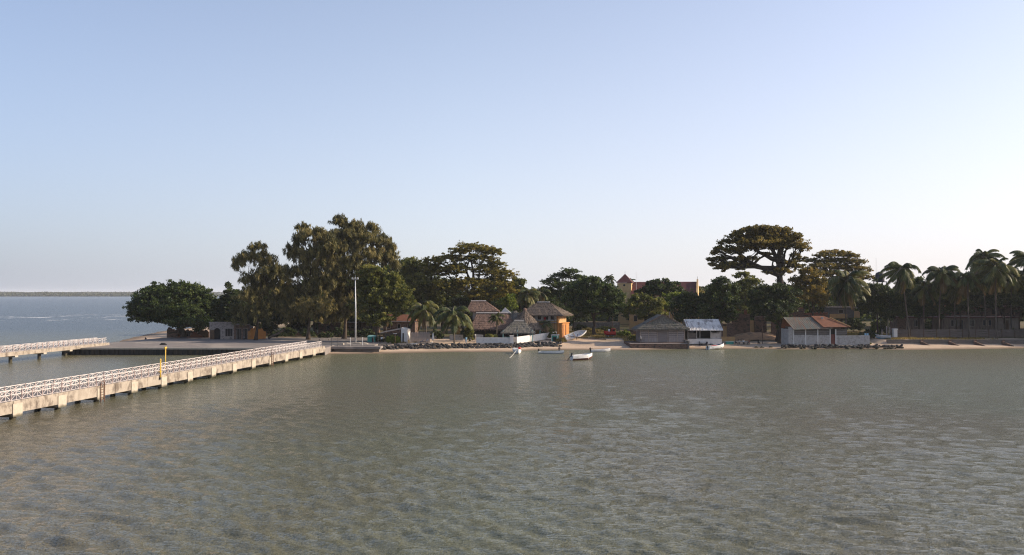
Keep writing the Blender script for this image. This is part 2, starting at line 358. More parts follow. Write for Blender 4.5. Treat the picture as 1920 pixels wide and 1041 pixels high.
w0 = crest(w0); w1 = crest(w1)
hgt = math_(n, l, 'ADD', math_(n, l, 'ADD', math_(n, l, 'MULTIPLY', w0, .135), math_(n, l, 'MULTIPLY', w1, .19)), math_(n, l, 'MULTIPLY', w2, .07))
patch = wnoise(.018, 1, .6, 10, 3, .55)
bp = n.new('ShaderNodeBump'); bp.inputs['Distance'].default_value = 1.0; l.new(hgt, bp.inputs['Height'])
l.new(mrange(n, l, patch, .35, .65, .70, .79), bp.inputs['Strength']); l.new(bp.outputs[0], p.inputs['Normal'])
murk = mixc(n, l, mrange(n, l, patch, .4, .6), (.112,.116,.072), (.118,.106,.066))
shal = mrange(n, l, sep.outputs[1], 150, 208)
murk = mixc(n, l, math_(n, l, 'MULTIPLY', shal, .5), murk, (.120,.120,.064))
murk = mixc(n, l, mrange(n, l, sep.outputs[1], 215, 330), murk, (.045,.060,.066))
# foam on the bar left of the island, several hundred metres out
fy = math_(n, l, 'MULTIPLY', mrange(n, l, sep.outputs[1], 400, 450), mrange(n, l, sep.outputs[1], 500, 580, 1, 0))
fn = wnoise(.07, .6, .45, 4, 8, .8)
foam = math_(n, l, 'MULTIPLY', fy, mrange(n, l, fn, .555, .60))
foam = math_(n, l, 'MULTIPLY', foam, mrange(n, l, sep.outputs[0], -120, -150))
l.new(mixc(n, l, foam, murk, (.7,.7,.7)), p.inputs['Base Color'])
rad = n.new('ShaderNodeVectorMath'); rad.operation = 'LENGTH'; l.new(geo.outputs['Position'], rad.inputs[0])
calm = mrange(n, l, rad.outputs['Value'], 55, 200, .05, .26)      # open water farther off the jetty is rougher with ripples too fine to model
l.new(math_(n, l, 'ADD', calm, math_(n, l, 'MULTIPLY', foam, .5), True), p.inputs['Roughness'])
wmesh = water(); wmesh.materials.append(wm)
tag(link('water', wmesh), 'murky choppy river water', None, None, 'structure')
sb = MB().prism([(-24000,-24000), (24000,-24000), (24000,24000), (-24000,24000)], -2.6, -2.1).build('riverbed', M['dark_pile']); tag(sb, 'river bottom', None, None, 'structure')

# ------------------------------------------------------------------ haze
hz = MB().box(-24500, 24500, -24500, 24500, -3.6, 46).build('haze', [])
hm = bpy.data.materials.new('haze_air'); hm.use_nodes = True; n, l = hm.node_tree.nodes, hm.node_tree.links
n.remove(n['Principled BSDF']); pv = n.new('ShaderNodeVolumePrincipled'); pv.inputs['Color'].default_value = (.84, .88, .95, 1); pv.inputs['Density'].default_value = .00007; pv.inputs['Anisotropy'].default_value = .1
l.new(pv.outputs[0], n['Material Output'].inputs['Volume']); hz.data.materials.clear(); hz.data.materials.append(hm)
tag(hz, 'thin sea haze over the water', 'haze', None, 'stuff')
HAZE_PLACEHOLDER = 1

# ------------------------------------------------------------------ quay
q = MB().prism([(-101,192), (-42,192), (-42,202.01), (-32.5,202.01), (-32.5,236), (-96,236), (-101,205)], -2.0, 1.6)
qo = q.build('quay', M['apron']); tag(qo, 'grey concrete quay apron', None, None, 'structure')
s = MB(); x = -101.0; i = 0
while x < -42.3:
    yb = 191.93 if i % 2 else 191.70
    s.box(x, x+.55, yb, 191.99, -2, 1.28); x += .55; i += 1
tag(s.build('quay_sheet_piling', M['sheetpile']), 'dark corrugated steel sheet piling along the quay face', None, None, 'structure')
tag(MB().box(-41.99, -30.5, 198, 202.0, .95, 1.5).box(-41.5, -31, 199.2, 201.9, -.5, .948).build('landing', M['apron']), 'low concrete landing beside the pier end', None, None, 'structure')
tag(MB().box(-101.05, -41.95, 191.55, 192.05, 1.284, 1.66).build('quay_coping', M['pale_concrete']), 'pale concrete coping along the quay edge', None, None, 'structure')

# ------------------------------------------------------------------ piers
def rail_panel(length, h=1.18):
    b = MB(); w = .042
    b.bar((0, 0, 0), (0, 0, h+.03), .10, mi=1)
    for z in (h, h*.62, .1): b.bar((.046, 0, z), (length-.046, 0, z), w if z < h else .065)
    m = length/2
    b.bar((.05, .02, .12), (m, .02, h*.64), w); b.bar((m, .02, h*.64), (length-.05, .02, .12), w)
    b.bar((.05, .02, h*.68), (m, .02, h-.04), .04); b.bar((m, .02, h-.04), (length-.05, .02, h*.68), .04)
    b.bar((m, -.02, .1), (m, -.02, h), .045)
    return b
def axis(p0, p1):
    d = Vector((p1[0]-p0[0], p1[1]-p0[1], 0)); return d.length, math.atan2(d.y, d.x)
def pier(name, label, p0, p1, width, ztop, zbot, bay, panel, show, capw, solid):
    Ln, ang = axis(p0, p1)
    t = thing(name, label, 'pier', (p0[0], p0[1], 0)); t.rotation_euler.z = ang      # local x runs landward, right-hand side faces the camera side (y<0 = east)
    MB().box(0, Ln, .28, width-.28, ztop-.35, ztop-.004).build('deck', M['apron'], t)
    for y0, y1 in ((0, .277), (width-.277, width)):
        b = MB(); k = 0.0
        while k < Ln-.1:
            e = min(k+(bay/2 if solid else bay), Ln); b.box(k+.03, e-.03, y0, y1, zbot, ztop); k += bay/2 if solid else bay
        b.build('edge_beam', M['concrete'], t)
    k = show[2]
    while k < Ln-1:
        if solid:
            MB().box(k-capw/2, k+capw/2, -.10, width+.1, zbot-.42, ztop-.30).build('pile_cap', M['pale_concrete'], t)
        else:
            MB().box(k-.45, k+.45, -.05, width+.05, zbot-.32, zbot-.003).build('pile_cap', M['pale_concrete'], t)
        for yy in ((.55, width-.55) if solid else (width/2,)):
            MB().tube([(k, yy, -2.2), (k, yy, zbot-.3)], .34, 10).build('pile', M['dark_pile'], t, True)
        k += bay
    # railing panels, one mesh shared by all bays
    pm = rail_panel(panel); first = None; far = MB(); off = MB()
    for side, yy in ((0, .12), (1, width-.12)):
        k = 0.0
        while k+panel <= Ln+.01:
            if show[0] <= k <= show[1]:
                if first is None: first = pm.build('railing_panel', [M['rail_white'], M['rail_post']], t); o = first
                else: o = first.copy(); C.objects.link(o); o.parent = t
                o.location = (k, yy, ztop+rnd.uniform(-.015,.015)); o.rotation_euler = (rnd.uniform(-.035,.035), rnd.uniform(-.006,.006), rnd.uniform(-.008,.008))
            else:
                tgt = off if k < show[0] else far
                tgt.poly([(v[0]+k, v[1]+yy, v[2]+ztop) for v in pm.v], pm.f)
            k += panel
    if far.v: tag(far.build('railing_panel', M['rail_white'], t), kind='stuff')
    if off.v: tag(off.build('railing_panel', M['rail_white'], t), kind='stuff')
    return t, Ln, ang
U = Vector((.132, .991, 0)).normalized()
def pp(D, side=0): # point on the main pier's near (east) edge at depth D
    return (-55.2+.1332*(D-92), D)
p0 = pp(41.7); p1 = pp(191.5)
pier_t, PL, PA = pier('long_pier', 'long weathered concrete pier with white lattice railings running from lower left to the quay', p0, p1, 3.7, 2.06, .72, 7.57, 1.7, (48.5, 132.5, 53.55-7.57*7), 1.5, True)
jt, JL, JA = pier('short_jetty', 'narrower concrete jetty with railings at far left edge meeting the quay corner', (-103.2, 139), (-95.4, 202.5), 2.6, 2.2, 1.42, 8.6, 1.75, (6, 60, 6.6), .9, False)
def along(D, lat, z):       # world point on main pier
    s = (D-41.7)/.991; c, sn = math.cos(PA), math.sin(PA)
    return (p0[0]+c*s-sn*lat, p0[1]+sn*s+c*lat, z)
# ladders
for D, lab in ((109.9, 'rusty steel ladder hanging down the pier side near left of frame'), (162.6, 'rusty steel ladder hanging down the pier side nearer the shore')):
    t = thing('pier_ladder', lab, 'ladder', along(D, -.22, 0), math.degrees(PA), 'ladders on the long pier')
    for xx in (-.38, .38): MB().bar((xx, 0, -.9), (xx, 0, 2.5), .09).build('rail', M['rust_steel'], t)
    for xx in (-.38, .38): MB().bar((xx, .06, 2.2), (xx, .3, 2.2), .06).build('bracket', M['rust_steel'], t)
    for k in range(10): MB().bar((-.34, 0, -.4+k*.33), (.34, 0, -.4+k*.33), .05).build('rung', M['rust_steel'], t)
# yellow lamp posts
t = thing('navigation_light', 'stout yellow beacon post fixed on the near side of the pier', 'beacon', along(123.6, -.16, 0), math.degrees(PA))
MB().tube([(0,0,1.5), (0,0,4.2)], .10, 10).build('post', M['yellow'], t, True)
MB().tube([(0,0,4.2), (0,0,4.26), (0,0,4.3), (0,0,4.42), (0,0,4.46)], [.13,.13,.10,.10,.03], 10).build('lantern', M['yellow'], t, True)
MB().box(-.16, .16, -.1, .16, 1.45, 1.75).build('bracket', M['dark_steel'], t); MB().box(-.25, .25, -.07, .22, 2.5, 2.62).build('clamp', M['yellow'], t)
t = thing('navigation_light', 'slim yellow beacon post with double lamp head on the far side of pier', 'beacon', along(131.9, 3.85, 0), math.degrees(PA))
MB().tube([(0,0,1.5), (0,0,5.3)], .075, 8).build('post', M['yellow'], t, True)
for sx in (-1, 1): MB().tube([(.0,0,5.25), (.15*sx,0,5.3), (.17*sx,0,5.36), (.17*sx,0,5.6), (.17*sx,0,5.64)], [.04,.05,.13,.13,.04], 8).build('lamp_head', M['yellow'], t, True)

# ------------------------------------------------------------------ vegetation generators
def leaves(rg, cen, size, up=.25, elong=1.6, droop=0.0):
    N = len(cen); u = rg.normal(size=(N, 3)); u /= np.linalg.norm(u, axis=1)[:, None]
    if droop: u = u*(1-droop)+np.array([0, 0, -1.])*droop; u /= np.linalg.norm(u, axis=1)[:, None]
    w = rg.normal(size=(N, 3)); w[:, 2] *= (1-up); w = np.cross(u, w); w /= np.linalg.norm(w, axis=1)[:, None]+1e-6
    s = size*rg.uniform(.6, 1.35, (N, 1)); a = u*s*elong*.5; b = w*s*.5
    V = np.stack([cen-a, cen-a*.1+b, cen+a, cen-a*.1-b], 1).reshape(-1, 3)
    return V
STY = {  # clump radius, clumps per m^2 of lobe outline, leaves per clump, leaf size, flatness, elong, droop, shell
 'dense':  (.80, 1.25, 56, .31, .70, 1.6, .15, .50),
 'sparse': (.80, .62, 52, .36, .55, 1.5, .05, .45),
 'umbrella': (.62, 1.75, 34, .27, .42, 1.6, 0, .50),
 'feather': (.56, 1.15, 42, .17, 1.45, 7.0, .55, .32),
}
def make_crown(rg, lobes, sty, dens=1.0):
    cr, dn, lp, ls, fl, el, dr, sh = STY[sty]
    cens = []; tints = []; clumps = []
    for c, rx, ry, rz in lobes:
        nc = max(5, int(dn*dens*math.pi*(rx*rz+.5*rx*ry+.5*ry*rz)))
        d = rg.normal(size=(nc, 3)); d /= np.linalg.norm(d, axis=1)[:, None]
        d[:, 2] = np.where((d[:, 2] < -.3) & (rg.rand(nc) < .6), -d[:, 2], d[:, 2])
        r = (sh+(1-sh)*rg.rand(nc)**.7)[:, None]*rg.uniform(.82, 1.12, (nc, 1)); r = r*np.where(rg.rand(nc, 1) < .14, rg.uniform(1.1, 1.5, (nc, 1)), 1)
        cc = np.array(c)+d*r*np.array([rx, ry, rz]); clumps.append(cc)
        lt = rg.uniform(-.12, .12)
        for k in range(max(2, int(nc*(.36 if sty == 'feather' else .20)))):
            d_ = rg.normal(size=3); d_[2] = abs(d_[2])*(.9 if sty == 'feather' else .5); d_ /= np.linalg.norm(d_); ext = rg.uniform(1.15, 1.5)
            for q_ in range(5):
                f_ = .85+(ext-.85)*q_/4; m = max(6, int(lp*.16)); g_ = rg.normal(size=(m, 3))*cr*.24
                pos = np.array(c)+d_*f_*np.array([rx, ry, rz])+g_; pos[:, 2] -= abs(rg.normal(size=m))*(.28 if sty == 'feather' else .1)
                cens.append(pos); tints.append(np.clip(.55+lt+rg.normal(size=m)*.15, 0, 1))
        for k in range(nc):
            s = cr*rg.uniform(.55, 1.4); m = max(8, int(lp*s*s/cr/cr*rg.uniform(.6, 1.2)))
            q = rg.normal(size=(m, 3)); q /= np.linalg.norm(q, axis=1)[:, None]; q *= (rg.rand(m, 1)**.45)*s
            q[:, 2] *= fl
            if fl < .6: q[:, 2] -= .12*(q[:, 0]**2+q[:, 1]**2)/s
            cens.append(cc[k]+q); tints.append(np.clip(.42+lt+rg.normal()*.17+rg.normal(size=m)*.13, 0, 1))
    cen = np.vstack(cens); tint = np.concatenate(tints)
    return leaves(rg, cen, ls, .25, el, dr), tint, np.vstack(clumps)
def limbs(rg, b, base, lobes, clumps, fork, r0, spread=.5, twigs=7):
    fork = Vector(fork); n = 6; pts = []
    for i in range(n+1):
        t = i/n; p_ = base.lerp(fork, t); p_ += Vector((rg.normal()*.12, rg.normal()*.12, 0))*(0 if i in (0, n) else r0*1.5); pts.append(p_)
    rr = [r0*(1.7 if i == 0 else (1.1 if i == 1 else .98)-.38*i/n) for i in range(n+1)]
    b.tube(pts, rr, 9)
    tl = max(lobes, key=lambda lo: lo[0][2]-.6*abs(lo[0][0]-fork.x)); tv = Vector(tl[0]); dv = (tv-fork)
    if dv.z > 1: b.tube([fork-Vector((0,0,.5)), fork+dv*.35+Vector((.15*dv.length*.2,0,0)), fork+dv*.7, tv], [r0*.72, r0*.42, r0*.24, r0*.08], 7)
    # primary limbs run to groups of lobes, secondary limbs from those to each lobe
    ord_ = sorted(range(len(lobes)), key=lambda i: lobes[i][0][0]); ng = max(1, min(6, round(len(lobes)/3.2))); groups = [g for g in np.array_split(ord_, ng) if len(g)]
    for g in groups:
        gc = sum((Vector(lobes[i][0]) for i in g), Vector())/len(g); top = max(lobes[i][0][2] for i in g)
        s0 = base.lerp(fork, rg.uniform(.72, 1.0)); e = s0.lerp(gc, .8); e.z = max(s0.z+.2*(gc.z-s0.z), e.z-.05*(gc-s0).length)
        m1 = s0.lerp(e, .35)+Vector((rg.normal(), rg.normal(), rg.normal()))*.03*(e-s0).length; m2 = s0.lerp(e, .7)+Vector((rg.normal(), rg.normal(), rg.normal()))*.04*(e-s0).length
        rl = r0*.42*(len(g)/3)**.4; path = [s0, m1, m2, e]
        b.tube(path, [rl*1.3, rl, rl*.8, rl*.6], 7)
        for i in g:
            c, rx, ry, rz = lobes[i]; c = Vector(c)-Vector((0, 0, rz*.3)); st = m1.lerp(e, rg.uniform(.1, 1)); L_ = (c-st).length
            m = st.lerp(c, .5)+Vector((rg.normal(), rg.normal(), rg.normal()))*.07*L_
            b.tube([st, m, c], [rl*.5, rl*.36, rl*.2], 5)
            cl = [Vector(k) for k in clumps if (Vector(k)-c).length < max(rx, rz)*1.25]
            for k in (rg.permutation(len(cl))[:twigs] if cl else []):
                q = cl[k]; s1 = st.lerp(c, rg.uniform(.4, 1)); mm = s1.lerp(q, .5)+Vector((0, 0, -.05*(q-s1).length))
                b.tube([s1, mm, q], [rl*.2, rl*.13, .02], 4)
def tree(name, label, D, base_px, lobes_px, sty, leaf, r0=.5, fork=None, dens=1.0, seed=1, group=None, bark='bark', cat='tree', depth=1.0, twigs=7, gz=None):
    rg = np.random.RandomState(seed)
    bx = WX(base_px, D); gz = ground(bx, D) if gz is None else gz; B = Vector((bx, D, gz))
    lb = []
    for i, lo in enumerate(lobes_px):
        px, py, rx, rz = lo[:4]; dz = lo[4] if len(lo) > 4 else rg.uniform(-.45, .45)*rx*D/F*1.1
        Dl = D+dz; w = W(px, py, Dl)-B; lb.append((tuple(w), rx*Dl/F, max(1.2, rx*Dl/F*.9*depth), rz*Dl/F))
    V, tint, clumps = make_crown(rg, lb, sty, dens)
    t = thing(name, label, cat, B, 0, group)
    me = np_mesh('crown', V, np.arange(len(V)).reshape(-1, 4), tint, L[leaf]); link('crown', me, t)
    top = max(v[0][2] for v in lb)
    fk = Vector(((0 if fork is None else WX(fork[0], D)-bx), 0, top*.45 if fork is None else WZ(fork[1], D)-gz))
    b = MB(); limbs(rg, b, Vector((0, 0, -.4)), lb, clumps, fk, r0, twigs=twigs); b.build('trunk', M[bark], t, True)
    return t

def palm_crown(rg, nf, Lf, wind=0.0, el_rng=(80, 135)):
    Vs = []; Ts = []; mb = MB()
    for i in range(nf):
        az = 2*math.pi*(i*.381966+rg.rand()*.08); e0 = R(el_rng[0]-el_rng[1]*(i/(nf-1))**.9+rg.normal()*10); Lk = Lf*rg.uniform(.85, 1.1)*(1 if i > 3 else .75)
        ns = 26; p_ = np.zeros(3); el = e0; pts = [p_.copy()]; dirs = []
        dead = .95 if i > nf-4 and rg.rand() < .7 else None
        tt = rg.uniform(.12, .60)
        for k in range(ns):
            dr = np.array([math.cos(az)*math.cos(el), math.sin(az)*math.cos(el), math.sin(el)]); dr[0] += wind*(k/ns); dr /= np.linalg.norm(dr)
            dirs.append(dr); p_ = p_+dr*Lk/ns; pts.append(p_.copy()); el -= R(2.2+3.6*(k/ns))*(1.15 if e0 > 0 else .6)
            el = max(el, R(-86))
        for k in range(0, ns+1, 5):
            pass
        mb.tube([pts[k] for k in (0, 4, 9, 14, 20, 26)], [.06, .045, .035, .03, .02, .012], 4)
        for k in range(3, ns):
            for h_ in (0, .5):
                s_ = (k+h_)/ns; P_ = pts[k]*(1-h_)+pts[min(k+1, ns)]*h_; dr = dirs[k]
                side = np.cross(dr, [0, 0, 1.]); sn = np.linalg.norm(side); side = side/sn if sn > .05 else np.array([math.sin(az), -math.cos(az), 0])
                ll = Lk*.30*math.sin(math.pi*min(1, .12+s_*.86))**.6
                for sg in (-1, 1):
                    ld = side*sg*.75+dr*.5+np.array([0, 0, -.45-.5*rg.rand()]); ld /= np.linalg.norm(ld)
                    e = P_+ld*ll*rg.uniform(.85, 1.1); e[2] -= .06*ll; w_ = dr*.085
                    m_ = (P_+e)/2+np.array([0, 0, .04*ll])
                    Vs += [P_-w_, m_-w_*.9, m_+w_*.9, P_+w_, m_-w_*.9, e, e+w_*.1, m_+w_*.9]
                    tv = dead if dead else min(.72, max(0, tt+rg.normal()*.08)); Ts += [tv, tv]
    return np.array(Vs), np.array(Ts), mb
palm_cache = {}
def palm(label, px, py, D, base_px, Lf=4.6, variant=0, nf=24, r=.2, rot=0, wind=-.25, group='coconut palms', name='coconut_palm'):
    key = (variant, nf, wind)
    if key not in palm_cache:
        random.seed(variant)
        rg = np.random.RandomState(40+variant); Vp, Tp, mb = palm_crown(rg, nf, 4.6, wind, [(80,135),(74,118),(82,120),(66,128),(84,150),(70,108)][variant % 6])
        cme = np_mesh('fronds', Vp, np.arange(len(Vp)).reshape(-1, 4), Tp, L['palm'])
        o = mb.build('frond_stems', M['pale_wood']); sme = o.data; bpy.data.objects.remove(o)
        palm_cache[key] = (cme, sme)
    cme, sme = palm_cache[key]
    B = G(base_px, D); top = W(px, py, D)-B
    t = thing(name, label, 'palm tree', B, 0, group)
    pts = []; rs_ = []
    for i in range(8):
        k = i/7; pts.append(Vector((top.x*k**1.5, .4*math.sin(k*3), top.z*k-.3*(1-k)))); rs_.append(r*(1.7 if i == 0 else 1.1-.4*k))
    MB().tube(pts, rs_, 8).build('trunk', M['palm_bark'], t, True)
    Lf *= 1.2
    c = link('crown', cme, t); c.location = pts[-1]; s_ = Lf/4.6; c.scale = (s_, s_, s_); c.rotation_euler = (0, 0, R(rot))
    st = link('frond_stems', sme, t); st.location = pts[-1]; st.scale = (s_, s_, s_); st.rotation_euler = (0, 0, R(rot))
    nt = MB()
    for a in range(5):
        aa = a*1.3; cc = pts[-1]+Vector((math.cos(aa)*.3, math.sin(aa)*.3, -.28)); nt.tube([cc+Vector((0,0,-.16)), cc+Vector((0,0,-.06)), cc+Vector((0,0,.08)), cc+Vector((0,0,.16))], [.03,.14,.14,.03], 6)
    nt.build('coconuts', M['wood'], t, True)
    return t

# ------------------------------------------------------------------ trees (lobes: photo column, row, half width, half height in photo pixels at depth D)
tree('mango_tree', 'broad dark mango tree alone at the left tip above the brick ruin', 238, 347,
     [(300,566,40,26,-2), (268,578,26,22), (254,588,15,16), (325,553,38,22), (365,566,32,28), (392,584,19,22), (345,590,42,22,-3), (286,597,26,12), (378,602,24,18), (312,585,40,24,-4), (290,548,24,12), (350,545,26,13), (350,606,32,10,-8), (384,611,16,9,-6), (325,604,16,9,-6)],
     'dense', 'mango', 1.1, (335,600), 1.2, 11, depth=.8)
tree('casuarina_tree', 'tall feathery casuarina left of the two biggest, crown leaning left', 224, 480,
     [(484,467,17,11), (468,484,25,11), (449,498,14,15), (497,490,22,15), (505,512,27,16), (480,528,28,18), (510,545,26,22), (470,560,24,22), (520,575,24,24), (494,590,20,22), (532,530,18,22), (455,590,22,20), (538,555,16,24)],
     'feather', 'casu', .38, (488,560), .8, 12, 'casuarinas', 'bark')
tree('casuarina_tree', 'tall feathery casuarina with twin pointed top in the middle of its group', 226, 578,
     [(568,427,13,9), (587,441,27,12), (562,452,16,11), (605,458,27,18), (556,478,20,15), (590,485,30,20), (612,500,26,22), (570,515,30,20), (600,540,32,24), (560,555,27,22), (590,580,34,24), (550,590,22,18), (620,466,22,22), (536,520,14,18), (626,520,22,26), (545,470,12,14)],
     'feather', 'casu', .45, (583,540), .8, 13, 'casuarinas', 'bark')
tree('casuarina_tree', 'tallest feathery casuarina just behind the light mast', 230, 645,
     [(636,416,15,9), (662,424,22,11), (690,432,19,11), (648,440,22,12), (680,450,30,15), (714,456,19,16), (733,468,11,10), (650,470,32,20), (700,485,33,20), (660,505,36,24), (640,545,34,26), (690,530,30,20), (630,585,34,24), (665,575,28,22), (725,485,22,14), (742,500,12,12), (630,455,18,18)],
     'feather', 'casu', .5, (655,540), .82, 14, 'casuarinas', 'bark')
tree('mango_tree', 'low dark broad tree behind the pale arched gatehouse', 240, 440,
     [(430,572,24,22), (415,590,18,20), (452,582,26,26), (440,600,30,16), (437,550,12,9), (429,535,7,5), (462,602,14,10), (455,598,15,9,-15), (438,592,14,8,-14), (475,604,12,8,-12)], 'dense', 'dark', .45, (438,600), 1.0, 15)
tree('leafy_tree', 'olive green leafy tree right of the light mast in front of the casuarinas', 218, 704,
     [(702,512,24,14), (725,528,28,18), (690,535,28,20), (745,548,24,20), (710,558,34,22), (682,575,24,22), (735,578,28,20), (704,600,30,14), (760,565,16,16)], 'dense', 'olive', .35, (708,585), .95, 16)
tree('leafy_tree', 'round green tree behind the gap between casuarina and golden kapok', 262, 776,
     [(772,498,24,14), (760,515,20,16), (795,515,24,15), (780,535,34,20), (815,540,24,18), (765,560,26,22), (808,566,26,18)], 'dense', 'olive', .5, None, .9, 17)
tree('kapok_tree', 'golden green spreading kapok with open limbs behind the thatched roofs', 258, 893,
     [(880,464,22,9), (862,473,17,9), (905,470,22,9), (927,475,16,10), (842,486,18,10), (812,491,20,10), (895,486,30,10), (825,508,28,11), (930,496,14,10), (858,505,24,12), (912,508,24,13), (945,520,20,18), (925,535,26,18), (880,535,26,16), (950,545,18,15), (845,540,28,15), (910,556,34,13)],
     'umbrella', 'gold', .8, (888,535), 1.15, 18, bark='bark_dark', twigs=10)
tree('leafy_tree', 'soft green tree hiding behind the right shoulder of the golden kapok', 272, 975,
     [(972,533,14,12), (960,548,20,14), (980,552,16,14), (955,570,20,12)], 'dense', 'olive', .35, None, .9, 19)
tree('leafy_tree', 'bright green bushy young tree above the brown thatched roofs', 243, 952,
     [(955,560,9,11), (944,570,8,8), (962,572,8,7), (948,583,8,6)], 'dense', 'bright', .16, None, 1.1, 20)
tree('kapok_tree', 'layered dark kapok rising behind the orange house', 275, 1058,
     [(1068,509,16,6), (1052,519,18,8), (1085,521,14,6), (1035,530,17,9), (1060,537,24,11), (1098,527,12,7), (1025,548,17,10), (1048,555,20,12)], 'umbrella', 'mango', .5, None, 1.1, 21)
tree('mango_tree', 'wide dark green tree right of the orange house with straight trunk', 247, 1114,
     [(1108,532,22,12), (1085,545,22,16), (1135,543,20,13), (1112,552,32,18), (1152,556,19,13), (1078,565,22,15), (1125,572,28,14), (1160,572,13,10), (1094,582,20,9), (1145,582,15,8)], 'dense', 'mango', .55, (1114,590), 1.0, 22)
tree('leafy_tree', 'paddle leaved tree standing before the red church roof', 268, 1243,
     [(1243,527,12,5), (1225,532,12,6), (1262,533,12,6), (1240,540,20,7), (1212,543,11,7), (1273,543,9,8), (1232,552,18,8), (1255,548,18,7), (1215,555,14,7), (1205,550,10,8), (1268,552,14,8), (1230,540,18,9), (1282,552,9,7), (1250,536,14,8)], 'sparse', 'dark', .25, (1236,562), 1.5, 23, twigs=9)
tree('flame_tree', 'thin spreading tree with crooked trunks behind the grey hut', 250, 1222,
     [(1205,560,15,9), (1190,575,18,11), (1212,585,16,10), (1232,568,13,9), (1178,586,12,8), (1222,597,12,7), (1195,562,14,10), (1200,592,14,9), (1240,590,12,8), (1222,578,16,9)], 'sparse', 'olive', .25, (1216,590), 1.5, 24, bark='bark_pale', twigs=9)
tree('flame_tree', 'flat topped yellow green tree right of the grey hut roof', 256, 1262,
     [(1262,556,20,7), (1243,562,14,6), (1280,561,10,7), (1256,571,16,6), (1274,572,12,6), (1245,580,14,7)], 'sparse', 'bright', .2, (1260,585), 1.1, 25, bark='bark_pale')
tree('mango_tree', 'dark shaggy tree directly behind the white roofed shed', 240, 1300,
     [(1290,560,16,12), (1280,575,20,17), (1308,568,14,14), (1295,592,26,14), (1272,595,10,12)], 'dense', 'dark', .4, None, 1.1, 26)
tree('mango_tree', 'rounded dark green tree between shed and great kapok', 237, 1349,
     [(1355,529,15,9), (1340,543,16,11), (1368,545,16,13), (1330,560,20,13), (1358,565,24,17), (1340,585,20,16), (1370,590,12,12), (1322,582,12,14)], 'dense', 'mango', .4, None, 1.05, 27)
tree('leafy_tree', 'brownish green tree behind the low left limb of the great kapok', 264, 1398,
     [(1392,518,14,8), (1408,530,17,13), (1388,538,14,12), (1402,552,22,15), (1390,575,18,14)], 'dense', 'olive', .35, None, .9, 28)
tree('kapok_tree', 'great kapok with huge layered crown and thick dark trunk', 229, 1466,
     [(1385,502,12,5), (1352,503,15,6), (1482,492,11,5), (1502,486,12,6), (1470,508,14,7), (1408,498,9,4), (1335,488,9,5), (1342,474,9,5), (1505,466,14,5), (1440,436,34,8), (1415,456,40,9), (1475,452,30,9), (1430,428,26,6), (1400,434,22,7), (1462,431,20,6), (1378,444,17,7), (1484,443,19,8), (1430,443,30,9), (1462,448,28,9), (1402,452,26,9), (1498,460,17,6), (1362,456,14,8), (1350,468,11,7), (1420,463,30,8), (1378,470,20,8), (1466,463,22,7), (1349,486,13,6), (1335,496,8,4), (1366,497,17,7), (1410,485,12,5), (1385,484,9,5), (1490,478,8,3), (1438,476,10,4), (1490,500,15,6,3), (1445,510,12,5)],
     'umbrella', 'kapok', 1.15, (1461,482), 1.2, 29, bark='bark_dark', twigs=9)
tree('creeper_covered_tree', 'dark leafy growth wrapped round the foot of the great kapok', 225, 1462,
     [(1440,552,26,18), (1470,548,20,14), (1425,575,22,16), (1455,580,30,18), (1480,572,20,18), (1415,555,12,12), (1462,602,18,12)], 'dense', 'dark', .5, None, 1.0, 30)
tree('leafy_tree', 'golden tipped round tree tucked under the right side of great kapok', 234, 1524,
     [(1515,515,18,11), (1500,530,18,15), (1535,530,17,16), (1518,548,28,18), (1500,562,20,13), (1540,562,17,12)], 'dense', 'kapok', .4, None, 1.05, 31)
tree('kapok_tree', 'pale rounded kapok farther back, right of the great one', 285, 1578,
     [(1565,474,24,5), (1545,481,18,6), (1590,480,20,6), (1525,490,16,6), (1570,490,28,7), (1608,492,15,6), (1545,500,24,7), (1590,503,26,7), (1622,507,12,7), (1520,507,16,7), (1560,515,26,8), (1606,520,20,8), (1632,522,10,7), (1575,530,30,9)],
     'umbrella', 'kapok', .8, (1576,530), 1.15, 32, twigs=9)
tree('leafy_tree', 'dark round bush tree below the black water tank', 246, 1645,
     [(1640,545,16,14), (1625,560,16,16), (1655,550,18,16), (1670,565,20,18), (1640,580,24,14), (1690,572,18,18), (1672,590,20,10)], 'dense', 'dark', .3, None, 1.0, 33)
for i, (bx, D_, lab, lob) in enumerate([
     (1722, 250, 'dark undergrowth tree behind the boards, between first and second right palms', [(1722,538,20,18), (1705,562,20,20), (1738,565,20,20), (1722,585,22,14)]),
     (1792, 252, 'dark undergrowth tree behind the third palm from the right group', [(1788,535,26,17), (1770,555,22,18), (1810,552,22,18), (1790,572,26,12)]),
     (1840, 256, 'dark tree filling the gap under the tallest right palm', [(1838,525,24,22), (1860,535,22,26), (1838,556,26,18), (1868,560,20,16)]),
     (1748, 247, 'dark low tree hiding the left end of the long house', [(1748,575,16,12), (1735,588,12,10), (1758,590,10,9)]),
     (1800, 248, 'dark low tree overhanging the porch of the long house', [(1800,572,20,12), (1782,582,14,8), (1822,575,14,12)]),
     (1882, 248, 'dark low tree masking the upper house at the right', [(1882,566,20,14), (1862,572,12,12), (1902,574,12,12), (1845,572,12,12)]),
     (1900, 254, 'dark leafy tree behind houses at the right frame edge', [(1885,525,18,22), (1910,530,22,22), (1895,555,26,18), (1930,550,22,26)]),
     ]):
    tree('leafy_tree', lab, D_, bx, lob, 'dense', 'dark', .3, None, .9, 50+i, 'dark trees behind the palms')

